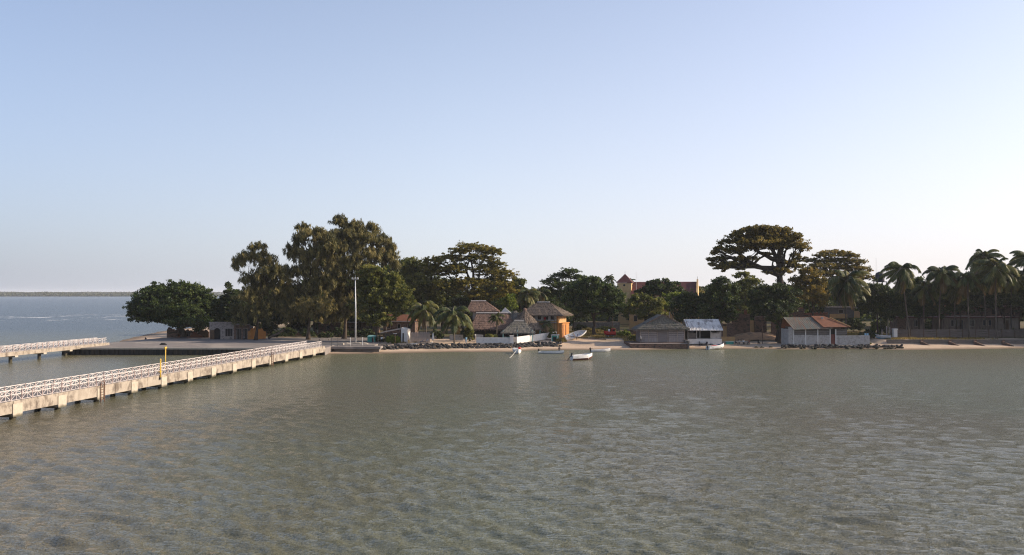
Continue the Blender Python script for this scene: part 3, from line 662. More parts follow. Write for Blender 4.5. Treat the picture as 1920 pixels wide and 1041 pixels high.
# generic trees making up the wood behind (copies)
def proto(name, label, lobes, sty, leaf, seed, r0, fork, bark='bark'):
    rg = np.random.RandomState(seed); V, tint, cl = make_crown(rg, lobes, sty, .62)
    t = thing(name, label, 'tree'); t['group'] = 'trees of the wood behind the village'
    link('crown', np_mesh('crown', V, np.arange(len(V)).reshape(-1, 4), tint, L[leaf]), t)
    b = MB(); limbs(rg, b, Vector((0, 0, -.5)), lobes, cl, (0, 0, fork), r0); b.build('trunk', M[bark], t, True); return t
PR = [proto('broad_tree', 'x', [((0,0,9),5,5,3), ((-4,1,7),4,4,3), ((4,-1,7),4,4,3.2), ((1,3,6),4,4,3), ((-1,-3,5.5),4.5,3.5,3), ((2,0,11),3,3,1.8)], 'dense', 'mango', 71, .45, 4.5),
      proto('broad_tree', 'x', [((0,0,8),4.5,4.5,3.2), ((-3,-1,6),3.6,4,3), ((3.5,1,6.5),4,4,2.8), ((0,2,4),5,4,2.5), ((-2,0,10.2),2.6,3,1.8)], 'dense', 'dark', 72, .4, 4),
      proto('spreading_tree', 'x', [((0,0,12),5,5,1.6), ((-5,1,10.5),3.6,4,1.5), ((5,-1,10.8),3.8,4,1.5), ((1,4,10),4,4,1.6), ((-1,-4,9.6),4,3.6,1.6), ((0,0,8),4,4,1.6)], 'umbrella', 'kapok', 73, .5, 7)]
back = [(405,285,0,1.0,'behind the water gap right of the lone mango'), (455,282,1,1.0,'deep behind the gatehouse'), (500,268,0,1.05,'between the casuarina trunks, leftmost of the dark ones'), (545,262,1,1.15,'between left and middle casuarina'),
        (590,258,0,1.2,'under the middle casuarina'), (632,264,1,1.25,'between middle and tallest casuarina'), (675,258,0,1.2,'behind the light mast foot'), (722,262,1,1.2,'behind the olive tree by the mast'), (742,285,0,1.7,'peeping over the olive tree'),
        (830,285,1,1.35,'behind the paired shore palms'), (868,262,1,.85,'just behind the thatched long house'), (905,295,0,1.15,'behind the golden kapok trunk'), (985,290,1,1.1,'behind the cone roof hut'), (1015,300,0,1.1,'left behind the orange house'), (1045,268,1,.75,'hard behind the orange house'), (1075,290,1,1.0,'right behind the orange house'),
        (1100,320,0,1.05,'left of the church tower, farther back'), (1140,310,0,.85,'at the foot of the church tower'), (1190,300,1,.62,'below the church nave, left part'), (1250,298,1,.62,'below the church nave, middle'), (1300,300,0,.78,'at the right gable of the church'), (1322,335,1,.85,'in the gap right of the church'),
        (1345,290,1,.9,'behind the shed and ruins'), (1385,300,0,.9,'behind the brick ruins'), (1430,290,1,1.1,'behind great kapok, left'), (1480,285,0,1.15,'behind great kapok, right'), (1515,300,1,1.1,'behind the rusty roofed house'), (1560,330,0,1.35,'behind the pale kapok'), (1605,310,1,1.2,'behind the palm with hanging fronds'),
        (1640,300,0,1.15,'behind the water tank'), (1690,290,1,1.2,'behind the first right palm'), (1735,295,0,1.25,'between first and second right palms'), (1775,290,1,1.2,'behind the second right palm'), (1815,300,0,1.35,'behind the third right palm'), (1850,292,1,1.3,'behind the tallest right palm'), (1885,300,0,1.3,'behind the last right palm'), (1925,290,1,1.3,'at the right frame edge'), (1283,345,2,1.15,'flat topped, rising over the church roof'), (1425,330,2,1.0,'flat topped, seen under the great kapok limb'), (1240,330,1,.7,'behind the paddle leaved tree'), (1965,285,0,1.4,'beyond the right frame edge')]+[(2010,262,1,1.7,'added just beyond the right frame edge for shade'), (2070,240,0,1.8,'added out of frame to shade the right terrace'), (2120,270,1,1.9,'second added out of frame to shade the right terrace'), (2190,248,0,1.9,'third added out of frame to shade the right terrace'), (2260,262,1,1.9,'fourth added out of frame to shade the right terrace'), (2330,240,0,1.9,'fifth added out of frame to shade the right terrace'), (2020,243,1,1.3,'added past the right frame edge near the wall for shade'), (2055,231,0,1.3,'added out of frame to shade the right promenade'), (2110,229,1,1.4,'second added out of frame to shade the right promenade'), (1995,225.5,1,.8,'small one added out of frame to shade the beach'), (2040,225,0,.85,'second small one added out of frame to shade the beach'), (2090,225,1,.9,'third small one added out of frame to shade the beach'), (2175,232,0,1.5,'third added out of frame to shade the right promenade'), (2240,230,1,1.5,'fourth added out of frame to shade the right promenade')]  # second list: unseen trees added to cast shade over the right shore
used_ = set()
for px, D_, k, s_, where in back:
    o = PR[k] if k not in used_ else copy_tree(PR[k]); used_.add(k)
    kind = ['green broad crowned tree ', 'dark broad crowned tree ', 'brownish tree '][k]
    o.location = G(px, D_); o.rotation_euler.z = px*1.7; o.scale = (s_, s_, s_*rnd.uniform(.92, 1.08)); o['label'] = kind+where

# palms
palm('coconut palm on the shore left of its twin, crown before olive tree', 794, 579, 219, 800, 4.9, 0, 26, rot=20, group='shore palms by the white wall')
palm('full crowned coconut palm with yellow hanging fronds left of long thatch house', 849, 589, 213, 852, 5.2, 1, 28, rot=70, group='shore palms by the white wall')
palm('small stubby palm in front of the long thatched house', 931, 594, 224, 931, 2.3, 2, 18, .22, 30, group='shore palms by the white wall')
palm('palm with upright fronds behind the cone roof', 990, 551, 262, 990, 3.9, 0, 26, rot=110, group='palms behind the houses')
palm('palm half hidden left of the orange house roof', 1013, 548, 266, 1013, 3.4, 2, 18, rot=10, group='palms behind the houses')
palm('tiny palm top left of the church tower', 1143, 521, 318, 1143, 2.6, 2, 18, rot=60, group='palms behind the houses')
palm('tiny palm top touching the church tower on its right', 1182, 527, 340, 1182, 2.4, 2, 18, rot=160, group='palms behind the houses')
palm('small palm inside the garden in front of orange house', 1024, 606, 228, 1024, 1.9, 2, 18, .12, 200, group='palms behind the houses')
palm('big drooping palm left of the water tank with brown skirt', 1588, 528, 240, 1586, 6.6, 4, 30, wind=-0.2, rot=150, group='tall palms at the right')
palm('palm right of water tank with wind bent open crown', 1690, 504, 233, 1704, 5.6, 3, 24, wind=-0.45, rot=0, group='tall palms at the right')
palm('palm with thin leaning trunk, second from left in the right row', 1767, 512, 237, 1760, 5.6, 1, 26, wind=-0.1, rot=40, group='tall palms at the right')
palm('lower palm between leaning trunk palm and the tallest one', 1815, 519, 235, 1817, 5.4, 5, 22, wind=-0.3, rot=200, group='tall palms at the right')
palm('tallest palm of the right row, crown clear above the rest', 1846, 482, 244, 1848, 5.4, 0, 24, wind=-0.6, rot=90, group='tall palms at the right')
palm('palm right of the tallest with thick dark trunk', 1868, 504, 232, 1868, 5.8, 4, 30, wind=-0.35, rot=300, group='tall palms at the right')
palm('palm farther back filling in right of thick trunk palm', 1898, 518, 246, 1896, 5.2, 2, 24, wind=-0.2, rot=260, group='tall palms at the right')
palm('palm cut by the right frame edge, crown blown left', 1928, 482, 238, 1922, 5.4, 3, 24, wind=-0.55, rot=330, group='tall palms at the right')
palm('shorter palm between the water tank palm and the leaning trunk one', 1734, 540, 241, 1732, 4.6, 5, 24, rot=75, wind=-.3, group='tall palms at the right')
palm('shorter palm behind the lower one, partly hidden', 1792, 533, 243, 1790, 4.6, 3, 24, rot=15, wind=-.45, group='tall palms at the right')
palm('leaning palm with pale trunk behind the lean-to shelter', 724, 598, 226, 724, 2.2, 2, 18, .14, 30, group='palms behind the houses')

# bushes: clumps of leaves on short stems
def bush(name, label, px, D, rx, rz, leaf='bright', seed=1, py=None, group=None, sty='dense', cat='bush'):
    rg = np.random.RandomState(seed); B = G(px, D); w = rx*D/F; h = rz*D/F
    global STY
    lobes = [((0,0,h*.9), w*.7, w*.6, h*.9), ((-w*.5,0,h*.6), w*.5, w*.5, h*.6), ((w*.5,.1,h*.65), w*.5, w*.5, h*.65)]
    old = STY['dense']; STY['dense'] = (.45, 2.2, 45, .26, .9, 1.7, .1, .5); V, tint, cl = make_crown(rg, lobes, 'dense'); STY['dense'] = old
    t = thing(name, label, cat, B, 0, group)
    link('foliage', np_mesh('foliage', V, np.arange(len(V)).reshape(-1, 4), tint, L[leaf]), t)
    b = MB()
    for k in range(6): q_ = cl[rg.randint(len(cl))]; b.tube([(0,0,-.1), (q_[0]*.4, q_[1]*.4, q_[2]*.6), tuple(q_)], [.05,.035,.015], 5)
    b.build('stem', M['bark'], t); return t
bush('garden_bush', 'yellow green bush standing before the lean-to shelter', 737, 210, 13, 8, 'bright', 81)
bush('garden_bush', 'dark bush below the shelter roof left of white gable', 712, 216, 9, 6, 'dark', 82)
bush('garden_bush', 'tall leafy shrub at left end of the white garden wall', 880, 219, 9, 17, 'olive', 83)
bush('garden_bush', 'pale leafed shrub just inside the white garden wall', 922, 217, 13, 9, 'olive', 84)
bush('garden_bush', 'big shrub in front of the orange house wall', 1036, 225, 8, 12, 'olive', 85)
bush('garden_bush', 'shrub in the garden between the pavilion and orange house', 1018, 229, 8, 10, 'dark', 86)
bush('garden_bush', 'scrubby bush at the right end of the white side wall', 1052, 221, 8, 4, 'grass', 87)
bush('garden_bush', 'low green bush beside the dark stone wall by the path', 1170, 246, 13, 5, 'bright', 88)
bush('garden_bush', 'dark green bush left of the grey hut', 1188, 232, 10, 5, 'olive', 89)
bush('garden_bush', 'banana like leafy clump behind terrace of rusty house', 1612, 219, 17, 7, 'olive', 90)
bush('garden_bush', 'dark bush at the gable end of the rusty roof', 1630, 232, 20, 8, 'dark', 91)
bush('garden_bush', 'bright leafy clump in the sun by the water tank trees', 1640, 262, 9, 14, 'bright', 92)
bush('garden_bush', 'dry hedge clump left of the path by the red boat', 1108, 262, 20, 5, 'grass', 93)
bush('garden_bush', 'dry hedge clump below the dark wide tree trunk', 1136, 266, 18, 6, 'olive', 94)
bush('garden_bush', 'dark bush under the casuarinas left of the mast', 612, 236, 15, 6, 'dark', 95)
bush('garden_bush', 'dark bush under the left casuarina', 520, 238, 16, 6, 'dark', 96)
for i, (px, D_, rx, rz) in enumerate(((472,240,14,7), (540,246,18,9), (575,244,16,7), (640,243,18,8), (672,240,14,7), (560,262,22,14), (610,262,22,16), (660,262,22,14), (500,262,20,14), (445,252,16,10), (760,236,12,7), (690,238,12,9), (820,232,12,8), (868,236,10,9), (1090,268,14,7), (1280,246,14,9), (1262,250,12,8), (1345,262,16,12), (1420,256,16,12), (1462,240,18,9), (1500,252,16,10), (1545,266,18,12), (1600,270,20,14), (1660,262,18,14), (1745,264,16,14), (1700,256,14,10))):
    bush('undergrowth_bush', 'shady undergrowth bush '+['by the gatehouse','behind the fallen trunk','beyond the bench','behind the light mast','right of mast','deep between casuarinas','deep behind middle casuarina','deep behind tallest casuarina','deep behind left casuarina','behind gatehouse','by the shelter','by the teal cabin','behind twin palms','beside thatch house','by the stone wall','behind grey hut','left of shed','behind the shed','in the ruins','at great kapok foot','behind the bar','behind the yellow wall','right of the yellow wall','behind the beached blue boat','in the gap of the long house','left of the long house'][i], px, D_, rx, rz, 'dark', 200+i, group='undergrowth bushes')
for i, px in enumerate((1712, 1750, 1795, 1842, 1880, 1902)):
    bush('hedge_bush', ['small dark bush inside the board fence near its white post', 'small dark bush at the leaning palm foot', 'small dark bush before the doorway of the long house', 'round dark bush left of the thick palm trunk', 'round dark bush right of the thick palm trunk', 'dark bush at the end of the long house'][i], px, 243, 8, 7, 'dark', 100+i, group='bushes behind the board fence')

# grass tufts, far woods
def grass(name, areas, nper, hgt_, leaf, seed, label):
    rg = np.random.RandomState(seed); Vs = []; 
    for (x0, x1, y0, y1) in areas:
        n_ = int(nper*(x1-x0)*(y1-y0))
        for k in range(n_):
            x, y = rg.uniform(x0, x1), rg.uniform(y0, y1)
            if noise.noise(Vector((x*.3, y*.3, 5))) < -.08: continue
            z = ground(x, y); a = rg.rand()*6.28; h_ = hgt_*rg.uniform(.5, 1.4); w = .06; dx, dy = math.cos(a)*w, math.sin(a)*w; lx, ly = rg.normal()*.12, rg.normal()*.12
            Vs += [(x-dx, y-dy, z-.02), (x+dx, y+dy, z-.02), (x+lx+dx*.3, y+ly+dy*.3, z+h_), (x+lx-dx*.3, y+ly-dy*.3, z+h_)]
    V = np.array(Vs); N = len(V)//4
    tag(link(name, np_mesh(name, V, np.arange(len(V)).reshape(-1, 4), rg.rand(N), L[leaf])), label, 'grass', None, 'stuff')
grass('grass', [(15,40,236,268), (30,42,222,236), (-30,-24,212,218), (100,128,224,234), (90,112,240,262)], 16, .42, 'grass', 5, 'dry sunlit grass behind the beach by the path')
def wood_mass(name, x0, x1, D0, D1, h0, hv, n_, ls, leaf, label, seed, base, scale=.02):
    rg = np.random.RandomState(seed)
    xs_ = rg.uniform(x0, x1, n_); ys_ = D0+(D1-D0)*rg.rand(n_)**1.6
    hh = np.array([h0+hv*(noise.noise(Vector((x*scale, y*scale*.5, seed)))+.5*noise.noise(Vector((x*scale*4, y*scale*2, seed)))) for x, y in zip(xs_, ys_)])
    fr = np.clip((ys_-D0)/((D1-D0)*.15), .05, 1)**.5
    zs = hh*fr*np.where(rg.rand(n_) < .6, 1, rg.rand(n_))
    cen = np.stack([xs_, ys_, base+zs], -1); V = leaves(rg, cen, ls, .3, 1.3)
    # solid heart so nothing shows through
    b = MB(); step = (x1-x0)/120
    nxx = 120; rows = []
    for j, fy_ in enumerate((0, .04, .3, 1)):
        rows.append([(x0+step*i, D0+(D1-D0)*fy_, base-(1.5 if j in (0,) else 0)+(0 if j == 0 else .82*(h0+hv*(noise.noise(Vector(((x0+step*i)*scale, (D0+(D1-D0)*fy_)*scale*.5, seed)))))*(.45 if j == 1 else 1))) for i in range(nxx+1)])
    vv = [q_ for r_ in rows for q_ in r_]; ff = [(j*(nxx+1)+i, j*(nxx+1)+i+1, (j+1)*(nxx+1)+i+1, (j+1)*(nxx+1)+i) for j in range(3) for i in range(nxx)]
    V2 = np.vstack([V, np.array(vv)]); Q2 = np.vstack([np.arange(len(V)).reshape(-1, 4), np.array(ff)+len(V)])
    tn = np.concatenate([rg.rand(n_), np.full(len(ff), .2)])
    tag(link(name, np_mesh(name, V2, Q2, tn, L[leaf])), label, 'woodland', None, 'stuff')
wood_mass('woodland', -118, 620, 340, 470, 9, 3.5, 52000, 1.1, 'mango', 'low dense wood closing in behind the village trees', 24, 2.6, .05)
wood_mass('distant_wood', -20, 560, 480, 640, 13, 6, 26000, 2.0, 'mango', 'distant wood closing the view behind the village', 21, 2.5)
wood_mass('mangrove_shore', -2600, 1500, 3150, 3500, 8.5, 5, 30000, 6, 'far', 'low hazy mangrove shore on the far side of the river', 22, 0, .004)
wood_mass('mangrove_shore', -3400, -1500, 4100, 4500, 14, 6, 16000, 8, 'far', 'second hazier mangrove shore farther off at far left', 23, 0, .003)

# ------------------------------------------------------------------ roofs
def thatch_faces(mb, quads, th=.22, rough=.06, seed=1, fringe=True, tufts=0):
    rg = random.Random(seed)
    for (a, b, c, d) in quads:           # a,b eave ; c,d ridge (d above a)
        a, b, c, d = map(Vector, (a, b, c, d)); nu = max(2, int((b-a).length/.45)); nv = max(2, int(((d-a).length+(c-b).length)/2/.45))
        nrm = (b-a).cross(d-a).normalized(); vs_ = []; fs = []
        for j in range(nv+1):
            for i in range(nu+1):
                u, v = i/nu, j/nv; p_ = a.lerp(b, u).lerp(d.lerp(c, u), v)
                p_ = p_+nrm*(rg.uniform(-rough, rough)+(-.02 if j % 2 else .03)); vs_.append(p_)
        for j in range(nv):
            for i in range(nu):
                k = j*(nu+1)+i; fs.append((k, k+1, k+nu+2, k+nu+1))
        mb.poly(vs_, fs)
        dn = Vector((0, 0, -th)); mb.poly([a+dn, b+dn, c+dn, d+dn], [(3, 2, 1, 0)]); mb.poly([a, b, b+dn, a+dn], [(3, 2, 1, 0)])
        for k in range(int((b-a).length*9) if fringe else 0):
            p_ = a.lerp(b, rg.random()); w_ = (b-a).normalized()*rg.uniform(.03, .09); h_ = rg.uniform(.1, .5); o = (a-d).normalized()*rg.uniform(.05, .3)
            mb.poly([p_-w_+nrm*.03, p_+w_+nrm*.03, p_+w_*.4+o+Vector((0, 0, -h_)), p_-w_*.4+o+Vector((0, 0, -h_))], [(0, 1, 2, 3)])
        ar = (b-a).length*(d-a).length
        for k in range(int(ar*4)):
            u, v = rg.random(), rg.random(); p_ = a.lerp(b, u).lerp(d.lerp(c, u), v); dr = (a-d).normalized(); w_ = (b-a).normalized()*rg.uniform(.03, .08)
            mb.poly([p_-w_+nrm*.05, p_+w_+nrm*.05, p_+w_*.5+dr*rg.uniform(.25, .6)+nrm*.13, p_-w_*.5+dr*rg.uniform(.25, .6)+nrm*.13], [(0, 1, 2, 3)])
def hip(x0, x1, y0, y1, ze, zr, rx0, rx1, ry=None):
    ry = (y0+y1)/2 if ry is None else ry
    A, B, C_, D_ = (x0,y0,ze), (x1,y0,ze), (x1,y1,ze), (x0,y1,ze); r0, r1 = (rx0,ry,zr), (rx1,ry,zr)
    return [(A,B,r1,r0), (B,C_,r1,r1), (C_,D_,r0,r1), (D_,A,r0,r0)]
def cone(cx, cy_, rad, ze, za, n_=10, tr=.15):
    q_ = []
    for i in range(n_):
        a0, a1 = 2*math.pi*i/n_, 2*math.pi*(i+1)/n_
        q_.append(((cx+rad*math.cos(a0), cy_+rad*math.sin(a0), ze), (cx+rad*math.cos(a1), cy_+rad*math.sin(a1), ze), (cx+tr*math.cos(a1), cy_+tr*math.sin(a1), za), (cx+tr*math.cos(a0), cy_+tr*math.sin(a0), za)))
    return q_
def thatch(parent, quads, m='thatch', seed=1, name='roof', **k):
    b = MB(); thatch_faces(b, quads, seed=seed, **k); return b.build(name, M[m], parent)
def local(px, py, D, o): # photo point at depth D into thing o's coordinates (rotation about z)
    v = W(px, py, D)-o.location; a = -o.rotation_euler.z
    return Vector((v.x*math.cos(a)-v.y*math.sin(a), v.x*math.sin(a)+v.y*math.cos(a), v.z))
def frame_window(parent, x0, x1, z0, z1, y, fm='pale_wood', pm='dark_in', n_=1, name='window', bars=0):
    # sits on a wall whose front face is at y (facing -y)
    b = MB(); w = .08
    b.box(x0, x1, y-.05, y+.02, z1-w, z1); b.box(x0, x1, y-.07, y+.02, z0, z0+w); b.box(x0, x0+w, y-.05, y+.02, z0+w, z1-w); b.box(x1-w, x1, y-.05, y+.02, z0+w, z1-w)
    for k in range(bars): xx = x0+(x1-x0)*(k+1)/(bars+1); b.box(xx-.03, xx+.03, y-.045, y+.02, z0+w, z1-w)
    o = b.build(name, M[fm], parent); MB().box(x0+w, x1-w, y-.012, y+.02, z0+w, z1-w).build('pane' if pm == 'dark_in' else 'shutter', M[pm], o); return o
def ragged(x0, x1, y0, y1, z0, top, seed, step=.6, amp=.5):
    rg = random.Random(seed); b = MB(); n_ = max(1, int((x1-x0)/step)); xs_ = [x0+(x1-x0)*i/n_ for i in range(n_+1)]; hs = [top(xx) + rg.uniform(-amp, amp*.4) for xx in xs_]
    vs_ = []; 
    for xx, hh in zip(xs_, hs): vs_ += [(xx,y0,z0), (xx,y0,hh), (xx,y1,hh+rg.uniform(-.1,.1)), (xx,y1,z0)]
    fs = []
    for i in range(n_):
        a = 4*i; c = a+4; fs += [(a, c, c+1, a+1), (a+1, c+1, c+2, a+2), (a+2, c+2, c+3, a+3)]
    fs += [(0, 1, 2, 3), (4*n_+3, 4*n_+2, 4*n_+1, 4*n_)]
    return b.poly(vs_, fs)

# ------------------------------------------------------------------ left ruins and gatehouse
t = thing('brick_ruin', 'roofless red brick ruin under the lone mango tree', 'ruin', G(352, 240), 4)
for (x0, x1, y0, y1, h_, sd_) in ((-5, -2.1, -2, -1.5, 3.6, 1), (-2.1, -.9, -2.02, -1.48, 1.1, 2), (-.9, 3.0, -2, -1.5, 3.2, 3), (3.0, 5.2, -2.02, -1.52, 2.0, 4), (-4.5, 5, 3.2, 3.8, 3.4, 5)):
    ragged(x0, x1, y0, y1, -.3, lambda xx, h_=h_: h_*.85+.5*math.sin(xx*1.3+sd_), sd_, .45, .7).build('wall', M['ruin' if sd_ in (1,5) else 'brick'], t)
MB().box(-5, -4.5, -1.49, 3.19, -.3, 2.9).build('wall', M['brick'], t)
frame_window(t, .2, 1.4, 1.0, 2.5, -2.0, 'rubble')
t = thing('gatehouse', 'pale stone gatehouse with round arched opening at the quay edge', 'building', G(434, 229), 3)
b = MB()
def arch_wall(b, x0, x1, y0, y1, z1, ax, aw, ah, n_=10):
    b.box(x0, ax-aw, y0, y1, -.3, z1); b.box(ax+aw, x1, y0, y1, -.3, z1)
    for i in range(n_):
        a0, a1 = math.pi*i/n_, math.pi*(i+1)/n_; xa, xb = ax+aw*math.cos(a0), ax+aw*math.cos(a1); za, zb = ah+aw*math.sin(a0), ah+aw*math.sin(a1)
        b.poly([(xb,y0,zb), (xa,y0,za), (xa,y0,z1), (xb,y0,z1), (xb,y1,zb), (xa,y1,za), (xa,y1,z1), (xb,y1,z1)], [(0,1,2,3), (7,6,5,4), (0,4,5,1), (3,2,6,7)])
arch_wall(b, -5.2, -1.4, -1.8, -1.3, 4.5, -3.2, .85, 2.3); b.build('front_wall', M['stone_white'], t)
MB().box(-1.397, 1.2, -1.79, -1.3, -.3, 4.5).build('front_wall', M['stone_white'], t)
MB().box(1.2, 5.2, -1.78, -1.3, -.3, 3.9).build('front_wall', M['ruin'], t)
MB().box(-5.2, -4.8, -1.29, 2.6, -.3, 4.3).build('side_wall', M['stone_white'], t); MB().box(-4.79, 5.2, 2.2, 2.6, -.3, 4.2).build('back_wall', M['stone_white'], t)
MB().box(-5.35, 1.35, -1.95, -1.25, 4.503, 4.75).build('cornice', M['stone_white'], t)
MB().box(-4.3, -2.3, -1.2, -1.1, -.3, 3.1).build('door', M['dark_in'], t)
for x0, x1 in ((-1.1,.9), (1.8,3.1), (3.6,4.8)): frame_window(t, x0, x1, .9 if x0 < 1 else .1, 3.0, -1.79, 'stone_white', bars=2)
MB().box(-5.0, -3.9, -1.86, -1.8, .0, 2.6).build('shutter', M['wood'], t)
t = thing('ochre_wall', 'broken orange plastered wall lit by sun right of the gatehouse', 'ruin', G(484, 229), 55)
ragged(-2.6, 2.4, -.25, .25, -.2, lambda xx: 3.6-.5*abs(xx+.6), 8).build('wall', M['ochre'], t); ragged(-2.6, -2.1, .26, 2.2, -.2, lambda xx: 2.4, 9).build('side_wall', M['ochre'], t)
t = thing('storehouse', 'low shadowed store building glimpsed between the casuarina trunks', 'building', G(655, 262), 0)
MB().box(-9, 9, -2, 3, -.3, 3.2).build('wall', M['ruin'], t); MB().box(-9.6, 9.6, -2.7, 3.5, 3.2, 3.45).build('roof', M['old_white'], t)
for x in (-6, -1.5, 3, 7): frame_window(t, x-.6, x+.6, 1, 2.4, -2.0)
t = thing('low_wall', 'long low ruined wall catching light behind the casuarina trunks', 'wall', G(560, 248), 0)
ragged(-14, 12, -.2, .2, -.3, lambda xx: 1.0, 12, 1.2, .25).build('wall', M['ruin'], t)

# ------------------------------------------------------------------ lean-to shelter, fence, rust-roofed house at the back
t = thing('shelter', 'lean-to shelter with grey sloping roof and sunlit white gable', 'shelter', G(742, 216), -6)
MB().poly([(-3.6,-2,2.3), (1.9,-2,3.35), (1.9,2,3.6), (-3.6,2,2.55), (-3.6,-2,2.42), (1.9,-2,3.47), (1.9,2,3.72), (-3.6,2,2.67)], [(3,2,1,0), (4,5,6,7), (0,1,5,4), (1,2,6,5), (2,3,7,6), (3,0,4,7)]).build('roof', M['board_pale'], t)
for x, y in ((-3.4,-1.8), (-1.2,-1.8), (-3.4,1.8)): MB().tube([(x,y,-.2), (x,y,2.3+.19*(x+3.6)-.02)], .07, 6).build('post', M['wood'], t)
MB().box(-3.2, 1.7, 1.7, 1.9, -.2, 2.2).build('back_wall', M['mesh_grey'], t)
b = MB(); b.poly([(1.93,-2.1,-.2), (3.4,-2.1,-.2), (3.4,-2.1,3.3), (1.93,-2.1,3.75), (1.93,2.1,-.2), (3.4,2.1,-.2), (3.4,2.1,3.3), (1.93,2.1,3.75)], [(0,1,2,3), (7,6,5,4), (1,5,6,2), (0,3,7,4), (3,2,6,7)]); b.build('gable_wall', M['white_wall'], t)
MB().box(2.3, 2.6, -2.22, -2.1, -.1, 2.4).build('buttress', M['dark_in'], t)
t = thing('slatted_fence', 'beige slatted fence between the white gable and the shore palms', 'fence', G(785, 217), 0)
b = MB()
for k in range(34): b.box(-2.7+k*.165, -2.7+k*.165+.14, -.03, .03, -.1, 2.45+.1*math.sin(k*2.1))
b.build('slats', M['board_pale'], t)
for x in (-2.75, 0, 2.85): MB().box(x-.06, x+.06, .04, .16, -.2, 2.5).build('post', M['pale_wood'], t)
t = thing('house', 'rust roofed house half hidden behind the lean-to shelter', 'house', G(752, 244), -6)
MB().box(-4.6, 4.6, -2.4, 2.4, -.2, 4.6).build('wall', M['ruin'], t)
b = MB(); b.poly([(-5.2,-3.1,4.45), (5.2,-3.1,4.45), (4.2,0,6.3), (-4.2,0,6.3), (-5.2,3.1,4.45), (5.2,3.1,4.45)], [(0,1,2,3), (3,2,5,4), (1,5,2), (4,0,3), (0,4,5,1)]); b.build('roof', M['rust_roof'], t)
MB().box(-5.25, 5.25, -3.18, -3.11, 4.35, 4.5).build('eaves_board', M['ridge'], t)
for x in (-3, 0, 3): frame_window(t, x-.5, x+.5, 2.4, 3.7, -2.4)

# ------------------------------------------------------------------ thatched hotel buildings
t = thing('thatched_house', 'long two tiered brown thatched house behind the white garden wall', 'house', G(928, 234), -3)
z = lambda py, D=234: WZ(py, D)-t.location.z
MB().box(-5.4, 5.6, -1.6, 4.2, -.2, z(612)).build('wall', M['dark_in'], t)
for x in (-5.6, -2.4, .8, 3.6, 5.6): MB().tube([(x,-3.0,-.2), (x,-3.0,z(612))], .1, 6).build('post', M['wood'], t)
thatch(t, hip(-6.6, 6.6, -3.8, 5.2, z(616), z(588), -5.0, 3.2, .9), 'thatch_brown', 2)
MB().tube([(-5.2,.9,z(587)), (3.4,.9,z(587))], .16, 6).build('ridge_cap', M['ridge'], t)
MB().box(-6.4, .2, 2.6, 8, z(600), z(582)).build('upper_wall', M['board_pale'], t)
thatch(t, hip(-8.2, .8, 2.0, 9, z(584), z(565), -7, -3, 5.2), 'thatch_brown', 3, 'upper_roof')
MB().tube([(-7.1,5.2,z(564.5)), (-2.9,5.2,z(564.5))], .14, 6).build('ridge_cap', M['ridge'], t)
b = MB(); b.poly([(1.2,2.4,z(588)), (4.4,2.4,z(588)), (2.6,2.4,z(577)), (1.2,3,z(588)), (4.4,3,z(588)), (2.6,3,z(577))], [(0,1,2), (5,4,3), (1,4,5,2), (0,2,5,3)]); b.build('gable', M['white_wall'], t)
t = thing('cone_hut', 'tall conical thatched hut with turquoise posts behind the pavilion', 'hut', G(984, 230), 0)
z = lambda py, D=230: WZ(py, D)-t.location.z
thatch(t, cone(0, 0, 5.3, z(616), z(582), 12, .2), 'thatch', 4)
MB().tube([(0,0,z(584)), (0,0,z(579)), (0,0,z(577.5))], [.45,.5,.15], 8).build('finial', M['thatch_brown'], t)
for k in range(8): a = k*math.pi/4+.3; MB().tube([(4.5*math.cos(a), 4.5*math.sin(a), -.2), (4.5*math.cos(a), 4.5*math.sin(a), z(614))], .13, 8).build('post', M['turquoise'], t)
t = thing('cone_hut', 'smaller dark conical thatch roof hidden left of the tall one', 'hut', G(966, 238), 0)
z = lambda py, D=238: WZ(py, D)-t.location.z
thatch(t, cone(0, 0, 3.4, z(600), z(583), 10, .2), 'thatch_grey', 41)
MB().tube([(0,0,-.2), (0,0,z(596))], 1.6, 10).build('wall', M['old_white'], t)
t = thing('thatched_pavilion', 'open pavilion with grey hipped thatch and turquoise posts inside white wall', 'pavilion', G(971, 221), 0)
z = lambda py, D=221: WZ(py, D)-t.location.z
thatch(t, hip(-4.4, 4.5, -2.7, 3.4, z(623), z(601.5), -.9, 1.5, .2), 'thatch_grey', 5)
MB().tube([(-1.0,.2,z(601)), (1.6,.2,z(601))], .13, 6).build('ridge_cap', M['ridge'], t)
for x, y in ((-3.8,-2.3), (-.1,-2.3), (3.7,-2.3), (-3.8,2.8), (3.7,2.8)): MB().box(x-.11, x+.11, y-.11, y+.11, -.1, z(619)).build('post', M['turquoise'], t)
MB().box(-3.5, 3.4, 2.4, 2.6, -.1, 1.0).build('back_parapet', M['turquoise'], t)
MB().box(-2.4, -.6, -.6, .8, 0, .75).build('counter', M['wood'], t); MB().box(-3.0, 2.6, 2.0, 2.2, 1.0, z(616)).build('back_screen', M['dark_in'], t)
t = thing('thatched_house', 'orange walled two storey house with grey hipped thatch roof', 'house', G(1022, 236), -19)
z = lambda py, D=236: WZ(py, D)-t.location.z
Wd = 4.9
MB().box(-Wd, Wd, -4, 4.2, -.3, z(586)).build('wall', M['ochre_pale'], t)
MB().box(-Wd-.02, Wd-.5, -4.1, -4.003, z(601), z(587)).build('upper_wall', M['old_white'], t)
thatch(t, hip(-6.3, 6.6, -5.4, 5.4, z(590), z(567), -2.2, 1.2, 0), 'thatch', 6)
MB().tube([(-2.2,0,z(566.5)), (1.4,0,z(566.5))], .14, 6).build('ridge_cap', M['ridge'], t)
for x in (-4, -2.3, -.4, 1.6, 3.2): frame_window(t, x-.5, x+.6, z(599), z(589.5), -4.1, 'old_white')
